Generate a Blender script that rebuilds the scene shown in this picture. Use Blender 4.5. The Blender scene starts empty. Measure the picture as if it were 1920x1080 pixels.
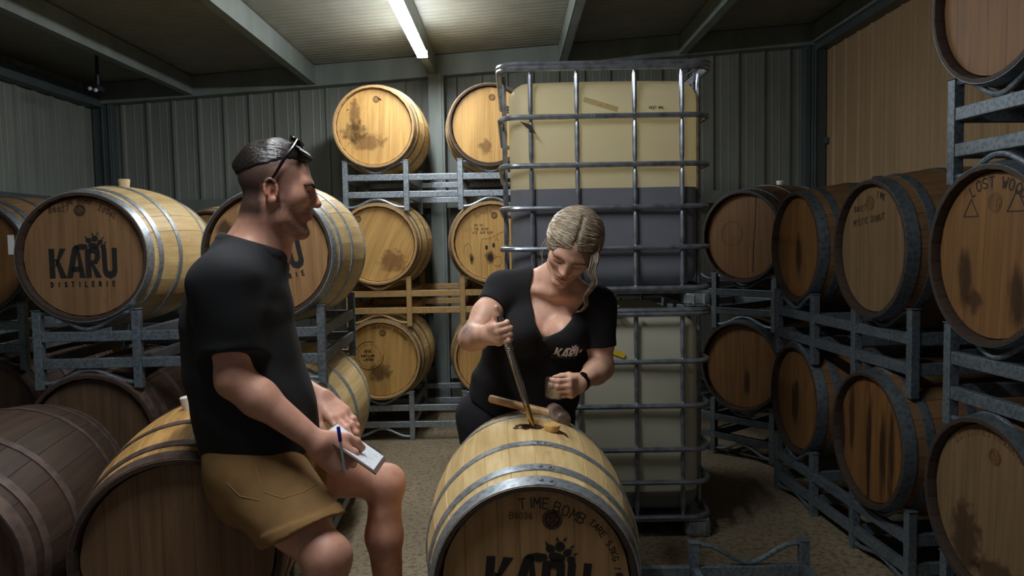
import bpy, bmesh, math, random
import numpy as np
from mathutils import Vector, Matrix, Euler

# ------------------------------------------------------------------ camera, world, exposure
S = bpy.context.scene
COL = S.collection
random.seed(7)
cam = bpy.data.objects.new('camera', bpy.data.cameras.new('camera'))
COL.objects.link(cam)
cam.data.sensor_width = 36.0
cam.data.lens = 27.0
cam.data.clip_start = 0.05
cam.matrix_world = (Matrix.Translation((0, 0, 1.42)) @ Matrix.Rotation(math.radians(90 - 3.58), 4, 'X')
                    @ Matrix.Rotation(math.radians(-1.0), 4, 'Z'))
S.camera = cam
W = bpy.data.worlds.new('world')
S.world = W
W.use_nodes = True
W.node_tree.nodes['Background'].inputs[0].default_value = (0.80, 0.86, 1.0, 1)
W.node_tree.nodes['Background'].inputs[1].default_value = 0.07
TUBE_STRENGTH = 85.0
S.view_settings.view_transform = 'Standard'
S.view_settings.look = 'None'
S.view_settings.gamma = 1.0
S.view_settings.use_curve_mapping = False
S.view_settings.exposure = 0.3
S.cycles.max_bounces = 8
S.cycles.transparent_max_bounces = 12

# ------------------------------------------------------------------ materials
def lin(c):
    return tuple((x / 12.92 if x <= 0.04045 else ((x + 0.055) / 1.055) ** 2.4) for x in (v / 255.0 for v in c)) + (1.0,)

class NT:
    def __init__(s, name):
        s.m = bpy.data.materials.new(name)
        s.m.use_nodes = True
        s.t = s.m.node_tree
        s.b = s.t.nodes['Principled BSDF']
        s.out = s.t.nodes['Material Output']
    def n(s, typ, **kw):
        nd = s.t.nodes.new(typ)
        for k, v in kw.items():
            if k in ('op',):
                nd.operation = v
            elif k == 'blend':
                nd.blend_type = v
            elif hasattr(nd, k) and k not in ('inputs',):
                setattr(nd, k, v)
        return nd
    def l(s, a, b):
        s.t.links.new(a, b)
    def coord(s, which='Object', scale=(1, 1, 1), jitter=False):
        c = s.n('ShaderNodeTexCoord')
        mp = s.n('ShaderNodeMapping')
        mp.inputs['Scale'].default_value = scale
        s.l(c.outputs[which], mp.inputs['Vector'])
        if jitter:
            oi = s.n('ShaderNodeObjectInfo')
            m = s.n('ShaderNodeMath', op='MULTIPLY')
            m.inputs[1].default_value = 61.0
            s.l(oi.outputs['Random'], m.inputs[0])
            cb = s.n('ShaderNodeCombineXYZ')
            for i in range(3):
                s.l(m.outputs[0], cb.inputs[i])
            s.l(cb.outputs[0], mp.inputs['Location'])
        return mp.outputs[0]
    def noise(s, vec, scale, detail=4, rough=0.55):
        n = s.n('ShaderNodeTexNoise')
        n.inputs['Scale'].default_value = scale
        n.inputs['Detail'].default_value = detail
        n.inputs['Roughness'].default_value = rough
        s.l(vec, n.inputs['Vector'])
        return n.outputs['Fac']
    def ramp(s, fac, stops):
        r = s.n('ShaderNodeValToRGB')
        els = r.color_ramp.elements
        while len(els) < len(stops):
            els.new(0.5)
        for e, (p, c) in zip(els, stops):
            e.position = p
            e.color = c if len(c) == 4 else tuple(c) + (1,)
        s.l(fac, r.inputs[0])
        return r.outputs[0]
    def mix(s, fac, a, b, blend='MIX'):
        m = s.n('ShaderNodeMix', data_type='RGBA', blend_type=blend)
        if isinstance(fac, float):
            m.inputs[0].default_value = fac
        else:
            s.l(fac, m.inputs[0])
        for x, i in ((a, 6), (b, 7)):
            if isinstance(x, tuple):
                m.inputs[i].default_value = x
            else:
                s.l(x, m.inputs[i])
        return m.outputs[2]
    def math(s, op, a, b=None):
        m = s.n('ShaderNodeMath', op=op)
        for x, i in ((a, 0), (b, 1)):
            if x is None:
                continue
            if isinstance(x, (int, float)):
                m.inputs[i].default_value = x
            else:
                s.l(x, m.inputs[i])
        return m.outputs[0]
    def bump(s, h, strength=0.3, dist=0.01):
        b = s.n('ShaderNodeBump')
        b.inputs['Strength'].default_value = strength
        b.inputs['Distance'].default_value = dist
        s.l(h, b.inputs['Height'])
        s.l(b.outputs[0], s.b.inputs['Normal'])
    def set(s, color=None, rough=None, metal=None, **kw):
        for v, k in ((color, 'Base Color'), (rough, 'Roughness'), (metal, 'Metallic')):
            if v is None:
                continue
            if isinstance(v, (tuple, float, int)):
                s.b.inputs[k].default_value = v
            else:
                s.l(v, s.b.inputs[k])
        for k, v in kw.items():
            s.b.inputs[k.replace('_', ' ')].default_value = v
        return s.m

def flat(name, c, rough=0.6, metal=0.0, grain=0.0, gs=60.0, **kw):
    t = NT(name)
    col = lin(c)
    if grain:
        v = t.coord()
        f = t.noise(v, gs, 3)
        d = tuple(x * (1 - grain) for x in col[:3]) + (1,)
        b = tuple(min(1, x * (1 + grain)) for x in col[:3]) + (1,)
        return t.set(t.ramp(f, [(0.3, d), (0.7, b)]), rough, metal, **kw)
    return t.set(col, rough, metal, **kw)

def wood(name, light, dark, stain, rough=0.55, axis='Y', stain_amt=0.5, jit=0.12, drip=0.0):
    t = NT(name)
    sc = {'Y': (26, 1.3, 26), 'Z': (26, 26, 1.3)}[axis]
    v = t.coord('Object', sc, jitter=True)
    g = t.noise(v, 1.6, 5, 0.6)
    col = t.ramp(g, [(0.32, lin(dark)), (0.62, lin(light))])
    v2 = t.coord('Object', {'Y': (7, 4, 7), 'Z': (7, 7, 4)}[axis], jitter=True)
    s2 = t.noise(v2, 1.3, 5, 0.65)
    m = t.ramp(s2, [(0.60, (0, 0, 0, 1)), (0.74, (1, 1, 1, 1))])
    mm = t.math('MULTIPLY', m, stain_amt)
    col = t.mix(mm, col, lin(stain))
    if drip:
        v3 = t.coord('Object', {'Y': (14, 1.0, 14), 'Z': (16, 16, 1.1)}[axis], jitter=True)
        s3 = t.noise(v3, 1.0, 3, 0.5)
        m3 = t.ramp(s3, [(0.58, (0, 0, 0, 1)), (0.66, (1, 1, 1, 1))])
        col = t.mix(t.math('MULTIPLY', m3, drip), col, lin((38, 26, 22)))
    oi = t.n('ShaderNodeObjectInfo')
    hv = t.n('ShaderNodeHueSaturation')
    t.l(t.math('ADD', t.math('MULTIPLY', oi.outputs['Random'], jit), 1.0 - jit * 0.5), hv.inputs['Value'])
    t.l(col, hv.inputs['Color'])
    t.bump(g, 0.25, 0.002)
    return t.set(hv.outputs[0], rough)

def steel(name, c1, c2, rough=0.45, metal=0.75, scale=40):
    t = NT(name)
    v = t.coord('Object', (1, 1, 1), jitter=True)
    vo = t.n('ShaderNodeTexVoronoi')
    vo.inputs['Scale'].default_value = scale
    t.l(v, vo.inputs['Vector'])
    n = t.noise(v, 9, 4)
    f = t.math('ADD', t.math('MULTIPLY', vo.outputs['Distance'], 0.6), t.math('MULTIPLY', n, 0.6))
    col = t.ramp(f, [(0.3, lin(c1)), (0.75, lin(c2))])
    return t.set(col, rough, metal)

M = {}
M['oak_stave'] = wood('pale oak stave', (218, 192, 138), (196, 162, 106), (128, 92, 52), 0.5, 'Y', 0.6)
M['oak_head'] = wood('pale oak head', (206, 164, 96), (180, 136, 74), (118, 78, 40), 0.5, 'Z', 0.35, 0.10)
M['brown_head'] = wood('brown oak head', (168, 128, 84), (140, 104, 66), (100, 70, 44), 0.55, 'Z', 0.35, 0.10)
M['shaded_head'] = wood('shaded oak head', (138, 104, 70), (114, 84, 54), (84, 60, 40), 0.6, 'Z', 0.35, 0.10)  # brown oak copy, darkened to put shade on one head
M['lit_head'] = wood('lit oak head front', (186, 146, 98), (158, 120, 78), (110, 78, 50), 0.55, 'Z', 0.35, 0.10)  # brown oak copy, lightened in place of more light on the front head
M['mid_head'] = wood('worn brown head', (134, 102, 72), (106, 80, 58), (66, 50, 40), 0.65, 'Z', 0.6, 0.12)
M['aged_stave'] = wood('aged oak stave', (118, 88, 56), (94, 68, 42), (62, 43, 30), 0.6, 'Y', 0.6)
M['aged_head'] = wood('aged oak head', (128, 90, 48), (104, 72, 40), (64, 44, 30), 0.6, 'Z', 0.5, 0.12)
M['tan_head'] = wood('tan oak head', (126, 102, 70), (108, 85, 58), (82, 62, 44), 0.6, 'Z', 0.4, 0.06)
M['drip_head'] = wood('wine stained oak head', (128, 88, 45), (104, 70, 38), (84, 54, 34), 0.55, 'Z', 0.5, 0.12, 0.95)
M['old_stave'] = wood('old brown stave', (68, 49, 36), (48, 35, 27), (30, 24, 20), 0.65, 'Y', 0.7)
M['yellow_stave'] = wood('worn yellow stave', (196, 152, 88), (152, 112, 62), (84, 60, 40), 0.6, 'Y', 0.6)
M['old_head'] = wood('old brown head', (98, 74, 52), (74, 55, 41), (50, 38, 31), 0.65, 'Z', 0.6, 0.12)
M['chime_dark'] = flat('dark chime end grain', (60, 46, 38), 0.7, grain=0.3)
M['chime_pale'] = flat('pale chime end grain', (176, 140, 92), 0.6, grain=0.2)
M['hoop'] = steel('galvanised hoop', (136, 147, 156), (186, 195, 202), 0.46, 0.8, 60)
M['hoop_brown'] = steel('bronzed hoop', (112, 94, 72), (150, 130, 102), 0.5, 0.45, 40)
M['hoop_grey'] = steel('dull grey hoop', (78, 88, 94), (112, 122, 128), 0.5, 0.7, 50)
M['hoop_rust'] = steel('rusty hoop', (70, 58, 54), (104, 86, 78), 0.6, 0.4, 30)
M['rack'] = steel('galvanised rack steel', (120, 130, 138), (168, 178, 186), 0.42, 0.7, 70)
M['rack_shaded'] = steel('shaded rack steel', (86, 97, 105), (128, 139, 147), 0.5, 0.6, 70)  # rack steel copy, darkened for dimmer light away from the back wall
M['rack_tan'] = flat('tan painted rack steel', (176, 142, 92), 0.5, 0.1, 0.15, 40)
M['bung_tan'] = flat('tan bung', (220, 200, 160), 0.6, grain=0.1)
M['bung_white'] = flat('white bung', (235, 232, 220), 0.5)
M['bung_dark'] = flat('dark bung', (58, 44, 36), 0.7)
M['paint'] = flat('black stencil paint', (30, 28, 28), 0.6)
M['ink'] = flat('dark marker ink', (44, 34, 28), 0.6)
M['ink_faint'] = flat('faint brown ink', (116, 80, 48), 0.6)
M['mark_red'] = flat('faded red brand disc', (96, 62, 48), 0.6)
M['white_print'] = flat('white print', (246, 246, 246), 0.7)
def smudge_mat(name, c, dens, vert=1.0):
    t = NT(name)
    cd = t.n('ShaderNodeTexCoord')
    mp = t.n('ShaderNodeMapping')
    mp.inputs['Location'].default_value = (-1, 0, -1)
    mp.inputs['Scale'].default_value = (2, 0, 2)
    t.l(cd.outputs['Generated'], mp.inputs['Vector'])
    ln = t.n('ShaderNodeVectorMath', operation='LENGTH')
    t.l(mp.outputs[0], ln.inputs[0])
    v = t.coord('Object', (1, 1, 1 / vert))
    n = t.noise(v, 26, 4, 0.6)
    a = t.math('SUBTRACT', t.math('ADD', t.math('MULTIPLY', n, 1.5), 0.15), t.math('ADD', ln.outputs['Value'], 0.0))
    a = t.ramp(a, [(0.0, (0, 0, 0, 1)), (0.40, (1, 1, 1, 1))])
    t.set(lin(c), 0.6)
    t.l(t.math('MULTIPLY', a, dens), t.b.inputs['Alpha'])
    return t.m
M['smudge'] = smudge_mat('soft dark smudge in wood', (66, 44, 30), 0.5)
M['smudge_light'] = smudge_mat('soft faint smudge in wood', (120, 82, 44), 0.45)
M['smudge_drip'] = smudge_mat('dark wine run', (48, 34, 26), 0.55, 5.0)
M['black_hole'] = flat('wet dark hole', (22, 14, 10), 0.3)
M['wine_stain'] = flat('wine soaked wood', (72, 40, 22), 0.35, grain=0.3)

def panel_mat(name, a, b, rough, metal=0.0):
    t = NT(name)
    v = t.coord('Object', (1, 1, 0.25), jitter=True)
    return t.set(t.ramp(t.noise(v, 5, 4), [(0.3, lin(a)), (0.7, lin(b))]), rough, metal)
M['wall_grey'] = panel_mat('grey green wall sheet', (116, 121, 113), (130, 135, 127), 0.45, 0.1)
M['wall_tan'] = panel_mat('tan wall sheet', (152, 126, 92), (164, 136, 100), 0.5)
M['beam'] = panel_mat('galvanised beam', (112, 121, 117), (136, 145, 140), 0.45, 0.25)
M['post_dark'] = panel_mat('dark corner flashing', (66, 76, 78), (84, 94, 96), 0.45, 0.2)
M['ceiling'] = panel_mat('ceiling sheet', (122, 123, 112), (138, 139, 128), 0.5, 0.0)

def floor_mat():
    t = NT('dusty brown floor')
    v = t.coord('Object')
    a = t.noise(v, 1.2, 5, 0.6)
    b = t.noise(v, 38, 5, 0.7)
    c = t.ramp(a, [(0.3, lin((116, 102, 80))), (0.7, lin((150, 136, 108)))])
    c = t.mix(t.ramp(b, [(0.38, (1, 1, 1, 1)), (0.52, (0, 0, 0, 1))]), c, lin((92, 80, 62)))
    c = t.mix(t.ramp(t.noise(v, 90, 2), [(0.66, (0, 0, 0, 1)), (0.72, (1, 1, 1, 1))]), c, lin((186, 176, 150)))
    t.bump(b, 0.5, 0.01)
    return t.set(c, 0.8)
M['floor'] = floor_mat()

# ------------------------------------------------------------------ helpers
def link(o):
    COL.objects.link(o)
    return o

def tag(o, label=None, category=None, group=None, kind=None):
    for k, v in (('label', label), ('category', category), ('group', group), ('kind', kind)):
        if v:
            o[k] = v
    return o

def empty(name, loc, rot=(0, 0, 0), label=None, category=None, group=None, kind=None):
    o = bpy.data.objects.new(name, None)
    o.empty_display_size = 0.1
    o.location = loc
    o.rotation_euler = rot
    return tag(link(o), label, category, group, kind)

def mobj(name, me, mat=None, parent=None, mats=None, loc=None, rot=None):
    o = bpy.data.objects.new(name, me)
    if not me.materials:
        for m in (mats or [mat]):
            me.materials.append(m)
    if parent is not None:
        o.parent = parent
    if loc is not None:
        o.location = loc
    if rot is not None:
        o.rotation_euler = rot
    return link(o)

def mesh(name, v, f, smooth=False, mi=None):
    me = bpy.data.meshes.new(name)
    me.from_pydata([tuple(p) for p in v], [], f)
    if mi is not None:
        me.polygons.foreach_set('material_index', mi)
    if smooth:
        me.polygons.foreach_set('use_smooth', [True] * len(me.polygons))
    me.update()
    return me

class MB:
    """collects simple solids into one mesh"""
    def __init__(s):
        s.v, s.f = [], []
    def box(s, c, d, M_=None):
        i = len(s.v)
        for x in (-1, 1):
            for y in (-1, 1):
                for z in (-1, 1):
                    p = Vector((c[0] + x * d[0] / 2, c[1] + y * d[1] / 2, c[2] + z * d[2] / 2))
                    s.v.append(M_ @ p if M_ else p)
        s.f += [tuple(i + k for k in q) for q in ((0, 1, 3, 2), (4, 6, 7, 5), (0, 4, 5, 1), (2, 3, 7, 6), (0, 2, 6, 4), (1, 5, 7, 3))]
        return s
    def bar(s, a, b, w, h, up=(0, 0, 1)):
        a, b = Vector(a), Vector(b)
        d = (b - a)
        L = d.length
        d.normalize()
        u = Vector(up)
        r = d.cross(u)
        if r.length < 1e-5:
            r = d.cross(Vector((0, 1, 0)))
        r.normalize()
        u = r.cross(d)
        mt = Matrix((r, d, u)).transposed().to_4x4()
        mt.translation = (a + b) / 2
        return s.box((0, 0, 0), (w, L, h), mt)
    def tube(s, pts, r, n=8, closed=False, cap=True, flat_=None):
        pts = [Vector(p) for p in pts]
        m = len(pts)
        i0 = len(s.v)
        up = None
        rs = r if isinstance(r, (list, tuple)) else [r] * m
        for k in range(m):
            if closed:
                d = pts[(k + 1) % m] - pts[k - 1]
            else:
                d = pts[min(k + 1, m - 1)] - pts[max(k - 1, 0)]
            d.normalize()
            if up is None:
                up = Vector((0, 0, 1)) if abs(d.z) < 0.9 else Vector((0, 1, 0))
            rr = d.cross(up)
            rr.normalize()
            up = rr.cross(d)
            up.normalize()
            for j in range(n):
                t = 2 * math.pi * j / n
                s.v.append(pts[k] + (rr * math.cos(t) + up * math.sin(t)) * rs[k])
        for k in range(m if closed else m - 1):
            a, b = i0 + k * n, i0 + ((k + 1) % m) * n
            for j in range(n):
                s.f.append((a + j, a + (j + 1) % n, b + (j + 1) % n, b + j))
        if cap and not closed:
            s.f.append(tuple(i0 + j for j in range(n)))
            s.f.append(tuple(i0 + (m - 1) * n + j for j in reversed(range(n))))
        return s
    def lathe(s, prof, n=24, c=(0, 0, 0), M_=None, close=False):
        i0 = len(s.v)
        for (r, z) in prof:
            for j in range(n):
                t = 2 * math.pi * j / n
                p = Vector((c[0] + r * math.cos(t), c[1] + r * math.sin(t), c[2] + z))
                s.v.append(M_ @ p if M_ else p)
        for k in range(len(prof) - 1 + (1 if close else 0)):
            a, b = i0 + k * n, i0 + ((k + 1) % len(prof)) * n
            for j in range(n):
                s.f.append((a + j, a + (j + 1) % n, b + (j + 1) % n, b + j))
        if not close:
            s.f.append(tuple(i0 + j for j in reversed(range(n))))
            s.f.append(tuple(i0 + (len(prof) - 1) * n + j for j in range(n)))
        return s
    def me(s, name, smooth=False):
        me = mesh(name, s.v, s.f, smooth)
        bm = bmesh.new()
        bm.from_mesh(me)
        bmesh.ops.recalc_face_normals(bm, faces=bm.faces)
        bm.to_mesh(me)
        bm.free()
        return me
    def ob(s, name, mat, parent=None, smooth=False, bevel=0.0, **kw):
        o = mobj(name, s.me(name, smooth), mat, parent, **kw)
        if bevel:
            md = o.modifiers.new('b', 'BEVEL')
            md.width = bevel
            md.segments = 2
            md.limit_method = 'ANGLE'
        if smooth:
            try:
                o.data.set_sharp_from_angle(angle=math.radians(40))
            except Exception:
                pass
        return o

def rotz(a):
    return (0, 0, math.radians(a))

# ------------------------------------------------------------------ room shell
XL, XR, YB, YF = -3.5, 2.66, 6.6, -0.6
def zb(x):                       # underside of the roof beams: the roof rises to the right
    return 2.61 + (x + 3.5) * 0.065
SL = 0.065

fl = MB().box((0, 2.5, -0.05), (8.4, 9.6, 0.1)).ob('floor', M['floor'])
tag(fl, 'dusty brown concrete floor', kind='structure')

def wall(name, label, mat, mat_rib_up, p0, direction, normal, width, pitch, height_fn, rib=0.022):
    """sheet wall: an Empty-less base slab plus one folded panel per pan, each an own object"""
    d, nrm = Vector(direction), Vector(normal)
    n = int(math.ceil(width / pitch))
    base = MB()
    a = Vector(p0) - nrm * 0.03
    b = a + d * width
    q = [a, b, b + Vector((0, 0, height_fn(width))), a + Vector((0, 0, height_fn(0)))]
    q2 = [p - nrm * 0.05 for p in q]
    base.v = q + q2
    base.f = [(0, 1, 2, 3), (7, 6, 5, 4), (0, 4, 5, 1), (1, 5, 6, 2), (2, 6, 7, 3), (3, 7, 4, 0)]
    w = base.ob(name, mat)
    tag(w, label, kind='structure')
    prof = [(0, 0), (0, rib), (0.022, rib), (0.030, 0), (pitch * 0.42, 0), (pitch * 0.435, 0.0014), (pitch * 0.47, 0.0014),
            (pitch * 0.485, 0), (pitch * 0.70, 0), (pitch * 0.715, 0.0014), (pitch * 0.75, 0.0014), (pitch * 0.765, 0), (pitch - 0.001, 0)]
    for i in range(n):
        s0 = i * pitch
        v, f = [], []
        for (x, h) in prof:
            x = min(x, width - s0)
            base_p = Vector(p0) + d * (s0 + x) + nrm * h
            v.append(base_p)
            v.append(base_p + Vector((0, 0, height_fn(s0 + x))))
        for k in range(len(prof) - 1):
            f.append((2 * k, 2 * k + 2, 2 * k + 3, 2 * k + 1))
        me = mesh('panel', v, f)
        mobj('panel', me, mat, w)
    return w

wall('wall_back', 'grey green ribbed steel sheet wall at the back', M['wall_grey'], None, (XL, YB, 0), (1, 0, 0), (0, -1, 0),
     XR - XL, 0.217, lambda s: zb(XL + s) + 0.15)
wall('wall_left', 'dark ribbed steel sheet wall on the left', M['wall_grey'], None, (XL, YB, 0), (0, -1, 0), (1, 0, 0),
     YB - YF, 0.217, lambda s: zb(XL) + 0.15)
wall('wall_right', 'tan ribbed sheet wall on the right', M['wall_tan'], None, (XR, YB, 0), (0, -1, 0), (-1, 0, 0),
     YB - YF, 0.222, lambda s: zb(XR) + 0.15, rib=0.012)

# ceiling: fine corrugated sheet, corrugations across the purlins
def ceiling():
    v, f = [], []
    pitch = 0.076
    ny = int((YB - YF) / pitch * 4)
    for j in range(ny + 1):
        y = YF + (YB - YF) * j / ny
        h = 0.008 * math.cos(2 * math.pi * y / pitch)
        for x in (XL - 0.1, XR + 0.1):
            v.append((x, y, zb(x) + 0.165 + h))
    for j in range(ny):
        f.append((2 * j, 2 * j + 1, 2 * j + 3, 2 * j + 2))
    o = mobj('ceiling', mesh('ceiling', v, f, True), M['ceiling'])
    tag(o, 'corrugated roof sheets seen from below', kind='structure')
ceiling()

tn = [0]
def trim(label, mb, mat, bevel=0.0):
    tn[0] += 1
    return tag(mb.ob('trim_%d' % tn[0], mat, bevel=bevel), label, kind='structure')

def cbeam(mb, x, y0, y1, w=0.06, h=0.15):
    """C purlin along y: web, bottom flange with lip, top flange"""
    z = zb(x)
    mb.box((x, (y0 + y1) / 2, z + h / 2), (0.006, y1 - y0, h))
    mb.box((x + w / 2, (y0 + y1) / 2, z + 0.003), (w, y1 - y0, 0.006))
    mb.box((x + w, (y0 + y1) / 2, z + 0.012), (0.005, y1 - y0, 0.024))
    mb.box((x + w / 2, (y0 + y1) / 2, z + h - 0.003), (w, y1 - y0, 0.006))
    return mb
PUR = [-2.62, -1.60, -0.60, 0.42, 1.42, 2.52]
for i, x in enumerate(PUR):
    words = ['first', 'second', 'third', 'fourth', 'fifth', 'sixth'][i]
    mb = MB()
    if x < 0:
        cbeam(mb, x, YF, 6.48, w=-0.06)
    else:
        cbeam(mb, x, YF, 6.48, w=0.06)
    trim('galvanised roof purlin, %s from the left wall' % words, mb, M['beam'])
# eave beam along the back wall
mb = MB()
for (dy, z0, z1, t) in ((0.0, 0.0, 0.17, 0.006),):
    a, b = Vector((XL, 6.47, zb(XL) - 0.01)), Vector((XR, 6.47, zb(XR) - 0.01))
    v = [a, b, b + Vector((0, 0, 0.17)), a + Vector((0, 0, 0.17))]
    v2 = [p + Vector((0, 0.12, 0)) for p in v]
    mb.v = v + v2
    mb.f = [(0, 1, 2, 3), (7, 6, 5, 4), (0, 4, 5, 1), (1, 5, 6, 2), (2, 6, 7, 3), (3, 7, 4, 0)]
trim('galvanised eave beam along the top of the back wall', mb, M['beam'])
trim('dark rail along the top of the left wall', MB().box((XL + 0.06, 3.0, zb(XL) + 0.02), (0.10, 7.2, 0.10)), M['post_dark'])
trim('dark rail along the top of the right wall', MB().box((XR - 0.05, 3.0, zb(XR) + 0.01), (0.10, 7.2, 0.14)), M['post_dark'])
# corner flashings
mb = MB().box((XL + 0.09, YB - 0.04, 1.3), (0.16, 0.10, 2.64)).box((XL + 0.10, YB - 0.10, 1.3), (0.012, 0.02, 2.64)).box((XL + 0.15, YB - 0.095, 1.3), (0.012, 0.012, 2.64))
trim('dark flashed post in the left back corner', mb, M['post_dark'], 0.004)
mb = MB().box((XR - 0.07, YB - 0.05, 1.5), (0.12, 0.12, 3.0)).box((XR - 0.16, YB - 0.06, 1.5), (0.05, 0.08, 3.0)).box((XR - 0.10, YB - 0.115, 1.5), (0.012, 0.012, 3.0)).box((XR - 0.02, YB - 0.14, 2.2), (0.035, 0.05, 0.05))
trim('dark flashed post in the right back corner', mb, M['post_dark'], 0.004)
# column in the middle of the back wall and wall girts
mb = MB()
for dx in (-0.06, 0.06):
    mb.box((-0.60 + dx, 6.5, 1.4), (0.006, 0.14, 2.8))
mb.box((-0.60, 6.44, 1.4), (0.12, 0.006, 2.8)).box((-0.565, 6.425, 1.4), (0.02, 0.025, 2.8))
trim('galvanised column in the middle of the back wall', mb, M['beam'])
for z, t in ((1.80, 'upper'), (0.36, 'lower')):
    for xa, xb, w_ in ((XL + 0.16, -0.67, 'left'), (-0.53, XR - 0.18, 'right')):
        mb = MB().box(((xa + xb) / 2, 6.50, z), (xb - xa, 0.10, 0.006)).box(((xa + xb) / 2, 6.45, z - 0.05), (xb - xa, 0.006, 0.10)).box(((xa + xb) / 2, 6.50, z - 0.10), (xb - xa, 0.10, 0.006))
        trim('%s wall girt on the back wall, %s of the column' % (t, w_), mb, M['beam'])
trim('upper wall girt on the left wall', MB().box((XL + 0.08, 3.0, 1.75), (0.10, 6.9, 0.1)), M['post_dark'])

# ------------------------------------------------------------------ lamps
M['lamp_body'] = flat('white lamp housing', (225, 228, 230), 0.4)
def emit(name, c, s):
    t = NT(name)
    e = t.n('ShaderNodeEmission')
    e.inputs[0].default_value = c
    e.inputs[1].default_value = s
    t.l(e.outputs[0], t.out.inputs[0])
    return t.m
M['tube'] = emit('lit diffuser', (0.94, 0.97, 1.0, 1), TUBE_STRENGTH)
def batten(y0, y1, label):
    x = -0.615
    z = zb(x)
    o = empty('batten_light', (x, (y0 + y1) / 2, z - 0.078), label=label, category='ceiling light', group='batten lights under the middle purlin')
    L = y1 - y0
    MB().box((0, 0, 0.058), (0.06, L, 0.032)).ob('housing', M['lamp_body'], o, bevel=0.004)
    prof = [(-0.036, 0.042), (-0.037, 0.028), (-0.034, 0.022), (-0.020, 0.0195), (0.0, 0.0185), (0.020, 0.0195), (0.034, 0.022), (0.037, 0.028), (0.036, 0.042)]
    v, f = [], []
    for y in (-L / 2 + 0.012, L / 2 - 0.012):
        for (px, pz) in prof:
            v.append((px, y, pz))
    n = len(prof)
    for k in range(n - 1):
        f.append((k, k + 1, n + k + 1, n + k))
    f.append(tuple(range(n)))
    f.append(tuple(range(2 * n - 1, n - 1, -1)))
    mobj('diffuser', mesh('diffuser', v, f, False), M['tube'], o)
    for s_ in (-1, 1):
        MB().box((0, s_ * (L / 2 - 0.004), 0.045), (0.076, 0.010, 0.056)).ob('end_cap', M['lamp_body'], o, bevel=0.003)
batten(4.15, 5.62, 'glowing white batten light in view under the corrugated ceiling')
batten(1.25, 2.72, 'white batten light overhead, above the man and the woman')
# small fixture, its glints painted pale, in the dark left corner of the ceiling
M['fixture_dark'] = flat('dark fixture shell', (40, 44, 48), 0.25)
M['fixture_glint'] = flat('pale painted glint', (225, 232, 245), 0.1)
fx = empty('ceiling_sensor', (-2.9493, 5.6, 2.5347), label='small dark sensor with two painted pale glints, under the dark ceiling at left', category='sensor')
MB().lathe([(0.03, 0.02), (0.045, 0.0), (0.04, 0.03), (0.012, 0.05), (0.012, 0.26)], 16).ob('body', M['fixture_dark'], fx, True)
for dx in (-0.028, 0.012):
    MB().lathe([(0.002, 0), (0.014, 0.006), (0.014, 0.014), (0.002, 0.02)], 12, M_=Matrix.Translation((dx, -0.045, 0.004 + dx * -0.3)) @ Matrix.Rotation(math.radians(90), 4, 'X')).ob('lens', M['fixture_glint'], fx, True)  # pale shapes standing in for two glints

# ------------------------------------------------------------------ barrels
BL, RC, RB = 0.914, 0.282, 0.335
NST = 26
def prof_r(y):
    t = 2 * y / BL
    return RC + (RB - RC) * (1 - abs(t) ** 2.0)

def stave_mesh():
    a = math.pi / NST
    ys = [-BL / 2, -BL / 2 + 0.03] + [-BL / 2 + 0.03 + (BL - 0.06) * k / 10 for k in range(1, 10)] + [BL / 2 - 0.03, BL / 2]
    v, f, mi = [], [], []
    cols = (-1.0, -0.965, 0.0, 0.965, 1.0)
    n = len(ys)
    for y in ys:
        r = prof_r(y)
        for c in cols:
            rr = r - (0.0018 if abs(c) == 1 else 0.0)
            v.append((rr * math.sin(a * c * 0.998), y, rr * math.cos(a * c * 0.998)))
    no = len(v)
    for y in ys:
        e = abs(y) > BL / 2 - 0.001
        r = prof_r(y) - (0.012 if e else 0.024)
        for c in (-1, 1):
            v.append((r * math.sin(a * c), y, r * math.cos(a * c)))
    k5 = len(cols)
    for i in range(n - 1):
        for c in range(k5 - 1):
            f.append((i * k5 + c, i * k5 + c + 1, (i + 1) * k5 + c + 1, (i + 1) * k5 + c)); mi.append(0)
        f.append((no + 2 * i, no + 2 * i + 2, no + 2 * i + 3, no + 2 * i + 1)); mi.append(1)
        f.append((i * k5, (i + 1) * k5, no + 2 * i + 2, no + 2 * i)); mi.append(0)
        f.append((i * k5 + k5 - 1, no + 2 * i + 1, no + 2 * i + 3, (i + 1) * k5 + k5 - 1)); mi.append(0)
    f.append(tuple(range(k5))[::-1] + (no, no + 1)); mi.append(1)
    b = (n - 1) * k5
    f.append(tuple(b + c for c in range(k5)) + (no + 2 * (n - 1) + 1, no + 2 * (n - 1))); mi.append(1)
    me = mesh('stave', v, f, True)
    me.materials.append(M['paint']); me.materials.append(M['ink'])
    me.polygons.foreach_set('material_index', mi)
    bm = bmesh.new(); bm.from_mesh(me)
    bmesh.ops.recalc_face_normals(bm, faces=bm.faces)
    bm.to_mesh(me); bm.free()
    me.set_sharp_from_angle(angle=math.radians(35))
    return me

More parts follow.
